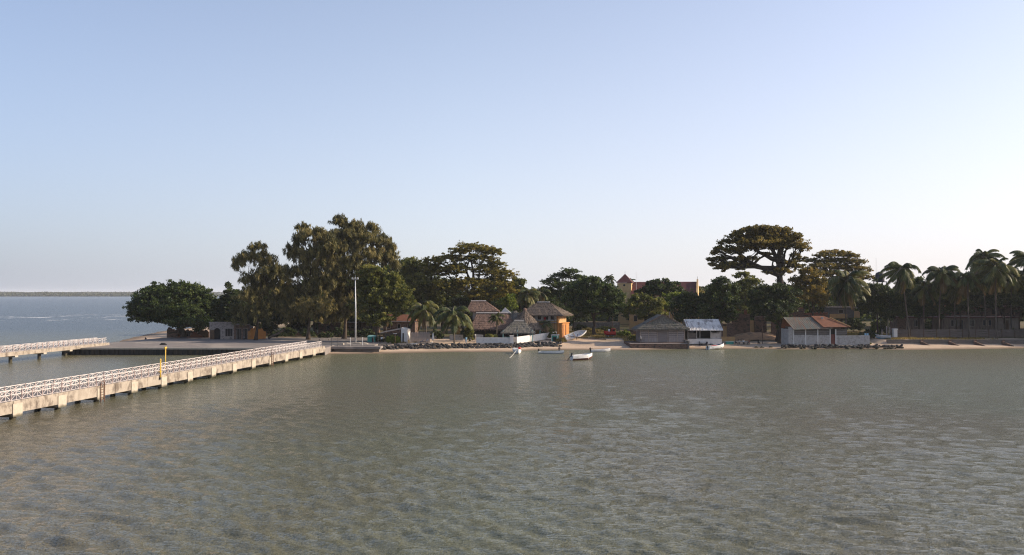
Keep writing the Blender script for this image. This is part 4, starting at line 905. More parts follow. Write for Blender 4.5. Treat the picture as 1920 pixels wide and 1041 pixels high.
MB().box(.9, 1.5, -4.30, -4.17, z(601), z(594)).build('hanging_cloth', M['cloth_red'], t)
o = MB().box(Wd+.003, Wd+.9, -3.7, 3.9, -.3, z(606)).build('side_annex', M['ochre'], t)
for y in (-2.4, .3): MB().box(Wd+.9, Wd+.96, y-.35, y+.35, -.2, z(608)).build('door', M['rust_roof'], o)
MB().box(Wd, Wd+1.05, -3.85, 4.05, z(606)+.003, z(605)+.08).build('ledge', M['ochre'], t)
MB().box(Wd-.35, Wd+.05, -4.2, -3.8, -.3, z(588)).build('corner_pillar', M['ochre'], t)
MB().box(-Wd, Wd-.4, -5.2, -4.12, z(604), z(603)).build('balcony', M['board'], t)
for x in (-4.8, -2, 1, 4.2): MB().tube([(x,-5.1,-.2), (x,-5.1,z(591))], .08, 6).build('post', M['wood'], t)
# white garden wall
def wall_run(name, label, p0_, p1_, th, h_, m, cap=None, posts=0, pw=.5, ph=.3, cat='wall', pm=None):
    a, b_ = Vector(p0_), Vector(p1_); d = b_-a; Ln = math.hypot(d.x, d.y)
    t = thing(name, label, cat, a, math.degrees(math.atan2(d.y, d.x))); dz = d.z
    MB().poly([(0,0,-.5), (Ln,0,-.5+dz), (Ln,th,-.5+dz), (0,th,-.5), (0,0,h_), (Ln,0,h_+dz), (Ln,th,h_+dz), (0,th,h_)], [(3,2,1,0), (4,5,6,7), (0,1,5,4), (1,2,6,5), (2,3,7,6), (3,0,4,7)]).build('wall', M[m], t)
    for k in range(posts):
        x = Ln*k/(posts-1); zz = dz*k/(posts-1); MB().box(x-pw/2, x+pw/2, -.08, th+.08, zz-.5, zz+h_+ph).build('pillar', M[pm or m], t)
    return t
wall_run('garden_wall', 'low white garden wall facing the water before the pavilion', W(893, 640.5, 213), W(958, 641, 212), .3, 1.05, 'white_wall')
wall_run('garden_wall', 'sunlit white side wall climbing back from the corner pillar', W(969, 640.5, 213), W(1044, 630, 230), .3, 1.15, 'white_wall')
t = thing('gate_pillar', 'square white pillar at the corner of the garden wall', 'pillar', W(959.5, 641.5, 212)); MB().box(-.45,.45,-.4,.4,-.5,1.5).build('shaft', M['white_wall'], t); MB().box(-.55,.55,-.5,.5,1.503,1.62).build('cap', M['white_wall'], t)
t = thing('gate', 'small white gate beside the corner pillar of garden wall', 'gate', W(965.5, 641, 212.4)); MB().box(-.42,.42,-.03,.03,0,1.2).build('panel', M['old_white'], t); MB().box(-.5,-.43,-.05,.05,-.2,1.35).build('post', M['white_wall'], t); MB().box(.43,.5,-.05,.05,-.2,1.35).build('post', M['white_wall'], t)
wall_run('garden_wall', 'short grey white wall panel right of the hanging palm fronds', W(843, 634, 220), W(868, 635, 220), .25, .95, 'old_white')
wall_run('garden_wall', 'grey white wall panel left of the tall leafy shrub', W(892, 634, 217.5), W(906, 635, 217.5), .25, .95, 'old_white')
t = thing('kiosk', 'tiny turquoise framed kiosk at the end of the white side wall', 'kiosk', G(1041, 222), -19)
MB().box(-.75, .75, -.6, .6, -.1, 1.6).build('body', M['teal'], t); MB().box(-.95, .95, -.8, .8, 1.603, 1.75).build('roof', M['white_wall'], t)
for x in (-.8, .8): MB().box(x-.06, x+.06, -.72, -.6, -.1, 1.6).build('post', M['white_wall'], t)
MB().box(-.4,.4,-.66,-.6,.1,1.2).build('hatch', M['dark_in'], t)

# ------------------------------------------------------------------ church
t = thing('church', 'cream church with dark red roof and square pyramid topped tower', 'church', W(1172, 600, 318), -14)
t.location.z = ground(t.location.x, 318); z = lambda py, D=318: WZ(py, D)-t.location.z
MB().box(-2.35, 2.35, -2.4, 2.4, -.5, z(544)).build('tower', M['cream'], t)
MB().box(-2.6, 2.6, -2.65, 2.65, z(544)+.003, z(531)).build('belfry', M['cream'], t)
MB().box(-2.75, 2.75, -2.8, 2.8, z(544)-.25, z(544)).build('cornice', M['cream'], t)
a = 3.1; zt, za = z(530.5), z(513.5)
b = MB(); b.poly([(-a,-a,zt), (a,-a,zt), (a,a,zt), (-a,a,zt), (0,0,za)], [(0,1,4), (1,2,4), (2,3,4), (3,0,4), (3,2,1,0)]); b.build('spire', M['church_roof'], t)
MB().tube([(0,-2.66,z(535)), (0,-2.72,z(535))], .42, 14).build('round_window', M['dark_in'], t)
MB().tube([(2.66,0,z(535)), (2.72,0,z(535))], .42, 14).build('round_window', M['dark_in'], t)
MB().bar((0,0,za-.1), (0,0,za+.9), .08).build('cross', M['dark_steel'], t)
nx0, nx1 = 2.4, 26.0; ny0, ny1 = -3.4, 9.0; ym = (ny0+ny1)/2; zr, ze = z(528.5), z(553)
b = MB(); b.poly([(nx0,ny0-.5,ze), (nx1,ny0-.5,ze), (nx1,ym,zr), (nx0,ym,zr), (nx1,ny1+.5,ze), (nx0,ny1+.5,ze)], [(0,1,2,3), (3,2,4,5)]); b.poly([(nx0,ny0-.5,ze-.2), (nx1,ny0-.5,ze-.2), (nx1,ym,zr-.2), (nx0,ym,zr-.2), (nx1,ny1+.5,ze-.2), (nx0,ny1+.5,ze-.2)], [(3,2,1,0), (5,4,2,3)]); b.poly([(nx0,ny0-.5,ze-.2), (nx1,ny0-.5,ze-.2), (nx1,ny0-.5,ze), (nx0,ny0-.5,ze)], [(0,1,2,3)])
b.build('nave_roof', M['church_roof'], t)
MB().box(nx0+.02, nx1-.3, ny0, ny1, -.5, ze-.22).build('nave_wall', M['cream'], t)
b = MB(); b.poly([(nx1,ny0-.8,-.5), (nx1,ny1+.8,-.5), (nx1,ny1+.8,ze+.5), (nx1,ym,zr+.9), (nx1,ny0-.8,ze+.5), (nx1+.6,ny0-.8,-.5), (nx1+.6,ny1+.8,-.5), (nx1+.6,ny1+.8,ze+.5), (nx1+.6,ym,zr+.9), (nx1+.6,ny0-.8,ze+.5)], [(4,3,2,1,0), (5,6,7,8,9), (0,5,9,4), (4,9,8,3), (3,8,7,2), (2,7,6,1)]); b.build('gable', M['cream'], t)
MB().bar((nx1+.3,ym,zr+.8), (nx1+.3,ym,zr+1.9), .1).build('cross', M['dark_steel'], t)
for k in range(6): frame_window(t, 4.5+k*3.6, 5.6+k*3.6, ze-4.2, ze-1.6, ny0, 'cream')
t = thing('ochre_house', 'pale ochre house walls showing between branches below the church', 'house', G(1205, 284), -8)
MB().box(-4.5, 14, -2, 3, -.3, 6.6).build('wall', M['ochre_pale'], t); MB().box(-5, 14.5, -2.5, 3.5, 6.6, 6.85).build('roof', M['ruin'], t)
for k in range(5): frame_window(t, -3+k*3.4, -1.8+k*3.4, 2.6, 4.6, -2)
wall_run('ruined_wall', 'grey ruined stone wall below the wide tree, left of the path', G(1076, 272), G(1162, 270), .5, 2.9, 'rubble')
t = thing('stone_wall', 'dark dry stone wall beside the path left of the grey hut', 'wall', G(1190, 250), 6)
ragged(-4, 3.5, -.4, .4, -.3, lambda xx: 1.9+.15*xx, 33, .7, .2).build('wall', M['ruin'], t)

# ------------------------------------------------------------------ grey hut on its plinth
t = thing('plinth', 'low crumbling masonry plinth carrying the grey plank hut', 'platform', W(1234, 650, 214))
t.location.z = 0; zt = WZ(642.5, 217)
b = ragged(-7.2, 7.4, -1.6, -1.0, -.3, lambda xx: zt-.02, 3, .8, .06); b.box(-7.2, 7.4, -.995, 11, -.3, zt-.05); b.build('masonry', M['ruin'], t)
MB().box(-7.3, 7.5, -1.7, -.8, zt-.03, zt+.05).build('coping', M['board_pale'], t)
MB().box(7.05, 7.4, -1.9, 3.5, -.2, zt+.75).build('end_wall', M['rubble'], t)
t = thing('plank_hut', 'grey plank boathouse with sagging grey thatch gable roof', 'hut', (WX(1240, 220), 220, zt), 0)
z = lambda py, D=220: WZ(py, D)-zt
hw = 5.7; he = z(613.5); fy_ = -1.8
b = MB(); b.box(-hw, -1.25, fy_, fy_+.2, 0, he); b.box(1.25, hw, fy_, fy_+.2, 0, he); b.box(-1.25, 1.25, fy_, fy_+.2, z(622), he); b.build('front_wall', M['board'], t)
MB().box(-hw, -hw+.2, fy_+.2, 6, 0, he).build('side_wall', M['board'], t); MB().box(hw-.2, hw, fy_+.2, 6, 0, he).build('side_wall', M['board'], t); MB().box(-hw+.2, hw-.2, 5.8, 6, 0, he).build('back_wall', M['board'], t)
b = MB()
for k in range(7): b.box(-hw-.04, -1.5, fy_-.03, fy_, .15+k*.56, .15+k*.56+.3); b.box(1.5, hw-.3, fy_-.03, fy_, .15+k*.56, .15+k*.56+.3)
b.build('planking', M['board_pale'], t)
MB().box(-4.6, -1.4, fy_-.05, fy_-.033, 0, 1.2).build('lower_panel', M['board_pale'], t); MB().box(1.5, 4.9, fy_-.05, fy_-.033, 0, 1.2).build('lower_panel', M['board_pale'], t)
o = MB().box(-1.22, 1.22, fy_-.06, fy_+.08, .02, z(622)-.02).build('door', M['board'], t)
for x in (-1.3, 1.3): MB().box(x-.07, x+.07, fy_-.09, fy_-.02, 0, z(621)).build('door_post', M['pale_wood'], t)
for x in (-hw, -3.6, 3.7, hw-.15): MB().box(x-.08, x+.08, fy_-.12, fy_-.05, 0, he).build('post', M['pale_wood'], t)
b = MB(); b.poly([(-hw,fy_+.05,he), (hw,fy_+.05,he), (.1,fy_+.05,z(593)), (-hw,fy_+.2,he), (hw,fy_+.2,he), (.1,fy_+.2,z(593))], [(0,1,2), (5,4,3)]); b.build('gable', M['thatch_grey'], t)
zr = z(590.5)
thatch(t, [((-hw-1.1,fy_-.9,he-.5), (-hw-1.1,6.6,he-.5), (.1,6.6,zr), (.1,fy_-.3,zr)), ((hw+1,6.6,he-.45), (hw+1,fy_-.9,he-.45), (.1,fy_-.3,zr), (.1,6.6,zr))][:0]+[((-hw-1.1,6.6,he-.5), (-hw-1.1,fy_-.7,he-.5), (.1,fy_-.3,zr), (.1,6.6,zr)), ((hw+1,fy_-.7,he-.4), (hw+1,6.6,he-.4), (.1,6.6,zr), (.1,fy_-.3,zr)),
     ((-hw-1.1,fy_-1.3,he-.3), (hw+1,fy_-1.3,he-.2), (3.2,fy_-.35,z(600)), (-3.0,fy_-.35,z(600))), ((-3.0,fy_-.36,z(600)), (3.2,fy_-.36,z(600)), (.12,fy_-.3,zr), (.08,fy_-.3,zr))], 'thatch_grey', 7)
for x0, x1, za, zb in ((-hw-1.2, .1, he-.55, zr+.15), (hw+1.1, .1, he-.45, zr+.15)): MB().bar((x0, fy_-.8, za), (x1, fy_-.42, zb), .16).build('bargeboard', M['thatch_brown'], t)

# ------------------------------------------------------------------ white roofed shed
t = thing('shed', 'open fronted shed with patched white metal roof on a white plinth', 'shed', W(1316, 638, 222), 0)
z = lambda py, D=222: WZ(py, D)-t.location.z
x0, x1 = -4.4, 4.6; he = z(619); hr = z(599.5)
MB().box(-4.2, x1, -2.2, 5.5, -.9, .45).build('plinth', M['white_wall'], t)
b = MB(); b.poly([(x0+.1,-2.9,he), (x1+.2,-2.9,he), (x1+.2,2.2,hr), (x0+.1,2.2,hr), (x0+.1,-2.9,he+.08), (x1+.2,-2.9,he+.08), (x1+.2,2.2,hr+.08), (x0+.1,2.2,hr+.08)], [(3,2,1,0), (4,5,6,7), (0,1,5,4), (1,2,6,5), (2,3,7,6), (3,0,4,7)]); b.build('front_roof', M['metal_roof'], t)
b = MB(); b.poly([(x0+.1,7,he), (x1+.2,7,he), (x1+.2,2.2,hr), (x0+.1,2.2,hr), (x0+.1,7,he+.08), (x1+.2,7,he+.08), (x1+.2,2.2,hr+.08), (x0+.1,2.2,hr+.08)], [(0,1,2,3), (7,6,5,4)]); b.build('rear_roof', M['metal_roof'], t)
b = MB()
for k in range(13): x = x0+.4+k*.72; b.poly([(x,-2.93,he+.085), (x+.09,-2.93,he+.085), (x+.09,2.2,hr+.085), (x,2.2,hr+.085), (x,-2.93,he+.13), (x+.09,-2.93,he+.13), (x+.09,2.2,hr+.13), (x,2.2,hr+.13)], [(4,5,6,7), (0,1,5,4), (3,0,4,7), (1,2,6,5)])
b.build('roof_ribs', M['metal_roof'], t)
b = MB(); b.poly([(x0,-3.2,he-.5), (x0+.6,-3.0,he+.1), (x0+.6,2.2,hr+.12), (x0,2.2,hr-.2)], [(0,1,2,3), (3,2,1,0)]); b.build('verge_thatch', M['thatch_brown'], t)
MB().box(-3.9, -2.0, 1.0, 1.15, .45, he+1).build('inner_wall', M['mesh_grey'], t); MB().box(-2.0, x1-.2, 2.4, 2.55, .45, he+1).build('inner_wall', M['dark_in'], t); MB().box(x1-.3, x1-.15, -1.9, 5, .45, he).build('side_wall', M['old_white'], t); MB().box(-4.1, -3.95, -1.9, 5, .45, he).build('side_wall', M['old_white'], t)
MB().box(1.9, x1-.3, -1.9, -1.75, .45, he-.5).build('front_panel', M['old_white'], t)
MB().box(2.2, 3.9, -1.93, -1.905, 1.9, he-.55).build('window', M['dark_in'], t)
MB().box(-4.0, -1.9, -1.9, -1.78, .45, he-.7).build('screen', M['mesh_grey'], t)
for x in (-4.1, -1.85, -1.0, 1.75, x1-.2): MB().box(x-.07, x+.07, -2.1, -1.95, .45, he).build('post', M['old_white'], t)

# ------------------------------------------------------------------ brick ruins between shed and great kapok
t = thing('brick_ruin', 'roofless brick ruin with doorways right of the white roofed shed', 'ruin', G(1385, 238), 0)
def zz(py, D=238): return WZ(py, D)-t.location.z
for (pa, pb, y, top_, sd_) in ((1350,1355,-6,606,1), (1363,1377,-6,607,2), (1372,1406,3,588,3), (1415,1437,3,592,4), (1446,1470,0,598,5), (1377,1440,-2,617,6), (1478,1508,9,578,14)):
    xa, xb = WX(pa, 238+y)-t.location.x, WX(pb, 238+y)-t.location.x
    if sd_ != 6: ragged(xa, xb, y, y+.5, -1.2, lambda xx, q_=WZ(top_, 238+y)-t.location.z: q_, sd_, .7, .35).build('wall', M['ruin'], t)
em = MB(); ex0, ex1 = WX(1376,232), WX(1462,240); nxe, nye = 30, 12; vv = []
for j in range(nye+1):
    for i in range(nxe+1):
        u, v = i/nxe, j/nye; x = ex0+(ex1-ex0)*u; y = 231+10*v; hh = 2.0*math.sin(math.pi*min(1,u*1.05))**.5*math.sin(math.pi*min(1,.08+v*.75))+.35*noise.noise(Vector((x*.6,y*.6,2))); vv.append((x, y, ground(x,y)-.3+max(0,hh)))
em.poly(vv, [(j*(nxe+1)+i, j*(nxe+1)+i+1, (j+1)*(nxe+1)+i+1, (j+1)*(nxe+1)+i) for j in range(nye) for i in range(nxe)])
tag(em.build('earth_bank', M['earth'], None, True), 'bare sandy earth bank inside the ruins', None, None, 'structure')
xa, xb = WX(1355, 232)-t.location.x, WX(1363, 232)-t.location.x
MB().box(xa+.01, xb-.01, -6, -5.55, WZ(611,232)-t.location.z, WZ(607,232)-t.location.z).build('lintel', M['wood'], t); MB().box(xa+.01, xb-.01, -5.4, -5.2, -1, WZ(612,232)-t.location.z).build('wall_beyond', M['ochre_pale'], t)
xa, xb = WX(1406, 241)-t.location.x, WX(1415, 241)-t.location.x
MB().box(xa+.01, xb-.01, 3.5, 3.7, -1, WZ(601,241)-t.location.z).build('wall_beyond', M['ochre_pale'], t)
for px_, w_ in ((1376, .8), (1398, .8), (1384, .5)):
    x = WX(px_, 241)-t.location.x; MB().box(x-w_/2, x+w_/2, 3.05, 3.45, WZ(590,241)-t.location.z, WZ(582,241)-t.location.z+rnd.uniform(-.3,.3)).build('broken_pier', M['brick'], t)
wall_run('low_wall', 'low sandy coloured wall right of the shed with seated people before it', W(1350, 636, 226), W(1378, 636, 226), .4, .65, 'ochre_pale')
t = thing('brick_house', 'ruined dark brick house with pale gable behind the rusty roof', 'house', G(1514, 262), 0)
MB().box(-3.5, 5.5, -2, 3, -.3, 5.6).build('wall', M['ruin'], t); b = MB(); b.poly([(-4.5,-2.2,6.8), (-2,-2.2,6.4), (-2.2,-2.2,8.4), (-4.5,-1.5,6.8), (-2,-1.5,6.4), (-2.2,-1.5,8.4)], [(0,1,2), (5,4,3), (1,4,5,2), (0,2,5,3)]); b.build('broken_gable', M['brick'], t); ragged(-3.4, 5.4, -2.02, -1.6, 5.6, lambda xx: 6.4, 77, .5, .6).build('broken_wall', M['brick'], t)
for x in (-2, 1, 4): frame_window(t, x-.5, x+.5, 2.2, 3.8, -2.0)
wall_run('yellow_wall', 'long low yellow wall behind the rusty roof', W(1556, 594, 262), W(1588, 594, 262), .3, .85, 'ochre_pale')
wall_run('yellow_wall', 'short yellow wall block right of the palm trunk', W(1602, 593, 262), W(1612, 593, 262), .3, 1.6, 'ochre_pale')
t = thing('dark_shack', 'dark low shack under the drooping palm', 'shack', W(1573, 592, 272), 0)
MB().box(-4, 4.5, -2, 2, -.6, 2.6).build('wall', M['mesh_grey'], t); MB().box(-4.5, 5, -2.6, 2.5, 2.6, 2.8).build('roof', M['board'], t); frame_window(t, -1, .6, .8, 2.0, -2.0)

# ------------------------------------------------------------------ rusty roofed bar with white terrace
t = thing('beach_bar', 'whitewashed beach bar with patched green and rust metal roof', 'building', (WX(1520, 217), 217, 1.0), 0)
z = lambda py, D=217: WZ(py, D)-1.0
X_ = lambda px: WX(px, 217)-t.location.x
zb = -1.0; he = z(617.5); hr = z(597)
MB().box(X_(1486), X_(1556), 0, .25, zb, z(628)).build('front_wall', M['old_white'], t)
MB().box(X_(1566), X_(1630), 0.003, .25, zb, z(629)).build('terrace_wall', M['old_white'], t)
MB().box(X_(1478), X_(1486)-.003, -.02, .3, zb, z(614)).build('corner_wall', M['old_white'], t)
MB().box(X_(1478), X_(1478)+.25, .31, 6, zb, he).build('side_wall', M['old_white'], t)
MB().box(X_(1630)-.25, X_(1630), .26, 5, zb, z(630)).build('side_wall', M['old_white'], t)
MB().box(X_(1478)+.26, X_(1586), 3.2, 3.4, zb, he+.6).build('inner_wall', M['mesh_grey'], t)
for i, (a, c) in enumerate(((1488,1509), (1510.5,1532), (1534,1555), (1567,1588))):
    b = MB(); w = .1; y = .12; xa, xb, za, zb_ = X_(a), X_(c), z(628)+.003, he-.05
    b.box(xa, xb, y, y+.04, za, zb_); o = b.build('mesh_screen', M['mesh_grey'], t)
    b = MB()
    for k in (.3, .55): b.box(xa, xb, y-.03, y-.002, za+(zb_-za)*k, za+(zb_-za)*k+.07)
    b.build('shelf', M['board_pale'], o)
for px_ in (1487.5, 1510, 1532.8, 1556, 1566.5): MB().box(X_(px_)-.12, X_(px_)+.12, -.04, .3, zb, he).build('post', M['white_wall'], t)
MB().box(X_(1557), X_(1566), .1, .18, zb+.1, z(627)).build('door', M['door_red'], t); MB().box(X_(1557), X_(1566), .35, .4, z(627), he).build('doorway', M['dark_in'], t)
def slope(pa, pb, y0, y1, z0a, z0b, z1, pc, pd, th=.07):
    v = [(X_(pa),y0,z0a), (X_(pb),y0,z0b), (X_(pd),y1,z1), (X_(pc),y1,z1)]; return MB().poly(v+[(a_, b__, c_+th) for a_, b__, c_ in v], [(3,2,1,0), (4,5,6,7), (0,1,5,4), (1,2,6,5), (2,3,7,6), (3,0,4,7)])
slope(1486, 1558, -1.0, 4.6, he-.1, he+.25, WZ(595.5,221.6)-1, 1479, 1541).build('green_roof', M['green_roof'], t)
slope(1541, 1592, -.9, 4.6, he+.5, he+.55, WZ(593,221.6)-1, 1532, 1556, .09).build('rust_roof', M['rust_roof'], t)
b = MB(); b.poly([(X_(1556),4.6,WZ(593,221.6)-1), (X_(1592),-.9,he+.55), (X_(1590),6,he+.6)], [(0,1,2), (2,1,0)]); b.poly([(X_(1479),4.6,WZ(595.5,221.6)-1), (X_(1556),4.6,WZ(593,221.6)-1), (X_(1590),8,he+.3), (X_(1482),8,he)], [(0,1,2,3), (3,2,1,0)]); b.build('rear_roof', M['rust_roof'], t)
MB().bar((X_(1564),3.2,WZ(596,220)-.9), (X_(1591),-.85,he+.75), .14).build('verge', M['ochre_pale'], t)
b = MB()
for k in range(18): xx = k/17; pa = Vector((X_(1486+72*xx), -1.02, he-.02+.35*xx)); pb = Vector((X_(1479+62*xx), 4.6, WZ(595.5,221.6)-1+.08)); b.bar(pa, pb, .07)
b.build('roof_ribs', M['green_roof'], t)
MB().box(X_(1549)-.2, X_(1549)+.3, 2.9, 3.3, WZ(599,220)-1, WZ(596.5,220)-.7).build('roof_patch', M['old_white'], t)

# ------------------------------------------------------------------ right hand houses, fence, terrace
t = thing('long_house', 'long low house with pinkish walls and doors behind the board fence', 'house', (WX(1790, 252), 252, ground(WX(1790,252),252)), 0)
X_ = lambda px: WX(px, 252)-t.location.x
z = lambda py, D=252: WZ(py, D)-t.location.z
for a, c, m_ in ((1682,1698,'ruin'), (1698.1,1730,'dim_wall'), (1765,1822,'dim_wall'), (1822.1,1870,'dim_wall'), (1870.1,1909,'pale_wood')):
    MB().box(X_(a), X_(c), rnd.uniform(-.06, .06), 5, -.3, z(596)).build('wall', M[m_], t)
MB().box(X_(1680), X_(1912), -1.0, 6, z(596)+.003, z(595)+.1).build('roof', M['church_roof'], t)
for a, c in ((1699,1705), (1713,1722), (1782,1795), (1800,1806), (1818,1826), (1842,1849), (1852,1858), (1884,1891)):
    if c-a <= 7: frame_window(t, X_(a), X_(c), z(611 if a in (1842,1852) else 620), z(600), -.06, 'pale_wood', 'cloth_dark' if a != 1884 else 'wood', name='door' if a not in (1842,1852) else 'window')
    else: frame_window(t, X_(a), X_(c), z(612), z(600), -.06, 'old_white', bars=2)
MB().box(X_(1786), X_(1810), -1.4, -.1, z(593), z(592)).build('porch_roof', M['board_pale'], t)
t = thing('upper_house', 'taller ochre brick house rising behind the long low one', 'house', (WX(1840, 268), 268, ground(WX(1840,268),268)), 0)
X_ = lambda px: WX(px, 268)-t.location.x; z = lambda py, D=268: WZ(py, D)-t.location.z
MB().box(X_(1768), X_(1912), 0, 6, -.3, z(574)).build('wall', M['ruin'], t); b = MB(); b.poly([(X_(1764),-.8,z(575)), (X_(1916),-.8,z(575)), (X_(1905),3,z(568)), (X_(1775),3,z(568)), (X_(1764),6.8,z(575)), (X_(1916),6.8,z(575))], [(0,1,2,3), (3,2,5,4), (1,5,2), (4,0,3), (0,4,5,1)]); b.build('roof', M['church_roof'], t)
for a in (1775, 1795, 1815, 1840, 1862, 1878, 1897): frame_window(t, X_(a)-.6, X_(a)+.6, z(590), z(579), 0, 'brick')
t = thing('board_fence', 'weathered horizontal board fence along the terrace at right', 'fence', (WX(1682, 236), 236, 1.75), 0)
Lf_ = 50.0; b = MB()
for k in range(4):
    x = 0
    while x < Lf_: e = x+3.6; b.box(x+.02, e-.02, -.03, .03, .08+k*.52+rnd.uniform(-.03,.03), .52+k*.52+rnd.uniform(-.03,.03)); x = e
b.build('boards', M['fence_board'], t)
for k in range(14): MB().box(k*3.6-.07, k*3.6+.07, -.14, -.035, -.3, 2.3).build('post', M['wood'], t)
tr = MB(); tr.box(97.5, 420, 222, 222.5, -.3, 1.84)
tag(tr.build('terrace_wall', M['mesh_grey']), 'long dark retaining wall of the terrace along the right beach', 'retaining wall')
for i, (px_, D_) in enumerate(((1737, 219.5), (1790, 219.5), (1838, 219.5), (1891, 219.5))):
    t = thing('groyne', ['sloping concrete buttress, leftmost on the right terrace wall', 'sloping concrete buttress, second along the right terrace wall', 'sloping concrete buttress, third along the right terrace wall', 'sloping concrete buttress nearest the right frame edge'][i], 'buttress', (WX(px_, D_), D_, 0), 0, 'buttresses of the terrace wall')
    MB().poly([(.35,-1.0,-.3), (.65,-1.0,-.3), (-.25,2.45,-.3), (-.6,2.45,-.3), (.35,-1.0,.45), (.65,-1.0,.45), (-.25,2.4,1.5), (-.6,2.4,1.5)], [(3,2,1,0), (4,5,6,7), (0,1,5,4), (1,2,6,5), (2,3,7,6), (3,0,4,7)]).build('slab', M['ruin'], t); MB().box(-.35,.35,2.4,2.49,-.2,1.83).build('pilaster', M['ruin'], t)
t = thing('gate_pillar', 'white capped gate pillar at the left end of board fence', 'pillar', W(1677, 630, 232)); MB().box(-.5,.5,-.5,.5,-.3,1.7).build('shaft', M['white_wall'], t); MB().box(-.6,.6,-.6,.6,1.703,2.0).build('cap', M['white_wall'], t)
for i, (px_, py_, h_) in enumerate(((1662,612,3.4), (1668,614,3.1), (1653,616,2.5), (1672,616,2.4), (1664,600,5.4))):
    t = thing('stake', ['tallish grey stake', 'grey stake leaning right', 'short grey stake', 'thick grey stake by the white pillar', 'tallest thin pole'][i]+' behind the beached blue boat', 'stake', G(px_, 233)); MB().tube([(0,0,-.3), (.05*(i-2),0,h_)], .13 if i < 4 else .07, 6).build('shaft', M['board_pale'], t)
# water tank on tower, antennas
t = thing('water_tank', 'black round water tank on a platform above the trees', 'water tank', G(1650, 270))
z = lambda py, D=270: WZ(py, D)-t.location.z
MB().tube([(0,0,z(528)), (0,0,z(527)), (0,0,z(514)), (0,0,z(512)), (0,0,z(509.5))], [1.3,1.35,1.35,1.1,.4], 16).build('tank', M['plastic_dark'], t, True)
MB().box(-1.6, 1.6, -1.6, 1.6, z(528)-.25, z(528)).build('platform', M['dark_steel'], t)
for x in (-1.4, 1.4):
    for y in (-1.4, 1.4): MB().bar((x,y,-.3), (x,y,z(528)-.25), .2).build('leg', M['dark_steel'], t)
t = thing('antenna', 'thin antenna mast beside the black water tank', 'antenna', G(1643, 271)); MB().tube([(0,0,0), (0,0,WZ(484,271)-t.location.z)], [.08,.04], 6).build('mast', M['grey_steel'], t); 
t = thing('antenna', 'thin pole rising in front of the church roof', 'antenna', G(1193, 300)); MB().tube([(0,0,0), (0,0,WZ(510,300)-t.location.z)], [.08,.035], 6).build('mast', M['grey_steel'], t)

# ------------------------------------------------------------------ light mast, posts, quay furniture
t = thing('light_mast', 'tall slender grey floodlight mast standing on the quay', 'light mast', (WX(667, 209), 209, 1.6))
hm_ = WZ(524, 209)-1.6
MB().tube([(0,0,0), (0,0,hm_*.5), (-.12,0,hm_)], [.20,.16,.11], 12).build('pole', M['grey_steel'], t, True)
MB().box(-.45,.45,-.45,.45,-.02,.12).build('base_plate', M['pale_concrete'], t)
MB().bar((-.85,0,hm_), (.6,0,hm_), .1).build('crossbar', M['grey_steel'], t)
for x in (-.8, -.1, .5): MB().box(x-.17, x+.17, -.3, .1, hm_+.05, hm_+.38, rot=Matrix.Rotation(R(25), 3, 'X')).build('floodlight', M['grey_steel'], t)
MB().bar((-.1,0,hm_), (-.1,0,hm_+1.0), .05).build('rod', M['grey_steel'], t)
for i, (px_, py_, D_) in enumerate(((622,655,199), (634,655,199), (657,654,199), (680,654,200), (700,652,206), (709,652,207))):
    t = thing('fence_post', ['thin post nearest the pier end on the quay', 'second thin quay post right of the pier end', 'thin post just left of the light mast', 'pale post just right of the light mast', 'dark post in front of the teal cabin', 'dark post right of the teal cabin'][i], 'post', (WX(px_, D_), D_, 1.5 if i < 4 else 1.45), 0, 'thin posts along the quay rail')
    MB().tube([(0,0,-.1), (0,0,2.1)], .06, 6).build('shaft', M['grey_steel' if i in (2,3) else 'dark_steel'], t); MB().box(-.14,.14,-.14,.14,.1,.2).build('foot', M['concrete'], t)
t = thing('cable_rail', 'wire rail strung between the thin quay posts', 'railing', (WX(621,199.5),199.5,0))
b = MB()
for z_ in (2.4, 3.3): b.bar((0,0,z_), (WX(681,200)-WX(621,199),.9,z_), .03)
b.build('wire', M['dark_steel'], t)
t = thing('concrete_block', 'low concrete kerb block where the pier meets the quay', 'block', (WX(634,203),203,1.6)); MB().box(-4.2,1.4,-.5,.5,0,.42).build('block', M['pale_concrete'], t); MB().box(-4.0,1.2,-.3,.3,.423,.5).build('top', M['concrete'], t)
t = thing('mast_plinth', 'pinkish heap of paving around the mast foot', 'paving', (WX(667,206),206,1.6)); ragged(-3.2,3.0,-.8,.8,-.05, lambda x: .34, 4, .5, .2).build('paving', M['pale_concrete'], t)
t = thing('teal_cabin', 'small teal green tank cabin behind the quay posts', 'cabin', G(698, 216), -10)
MB().box(-.95,.95,-.8,.8,0,1.45).build('body', M['teal'], t); b = MB(); b.poly([(-1,-.9,1.45), (1,-.9,1.45), (1,.9,1.45), (-1,.9,1.45), (-.8,-.5,1.75), (.8,-.5,1.75), (.8,.5,1.75), (-.8,.5,1.75)], [(4,5,6,7), (0,1,5,4), (1,2,6,5), (2,3,7,6), (3,0,4,7)]); b.build('lid', M['turquoise'], t)
MB().box(.2,.8,-.84,-.8,.1,1.2).build('hatch', M['dark_in'], t)
t = thing('lamp_post', 'thin wooden lamp post before the yellow green bush', 'lamp post', G(741, 207)); MB().tube([(0,0,-.2), (0,0,3.3)], .07, 6).build('pole', M['wood'], t); MB().box(-.45,.45,-.1,.1,3.3,3.4).build('lamp', M['grey_steel'], t)
t = thing('post', 'wooden post with white top right of the tall leafy shrub', 'post', G(891.5, 215)); MB().tube([(0,0,-.2), (0,0,1.7)], .1, 6).build('shaft', M['pale_wood'], t); MB().tube([(0,0,1.7), (0,0,2.05)], .14, 6).build('cap', M['cloth_white'], t)
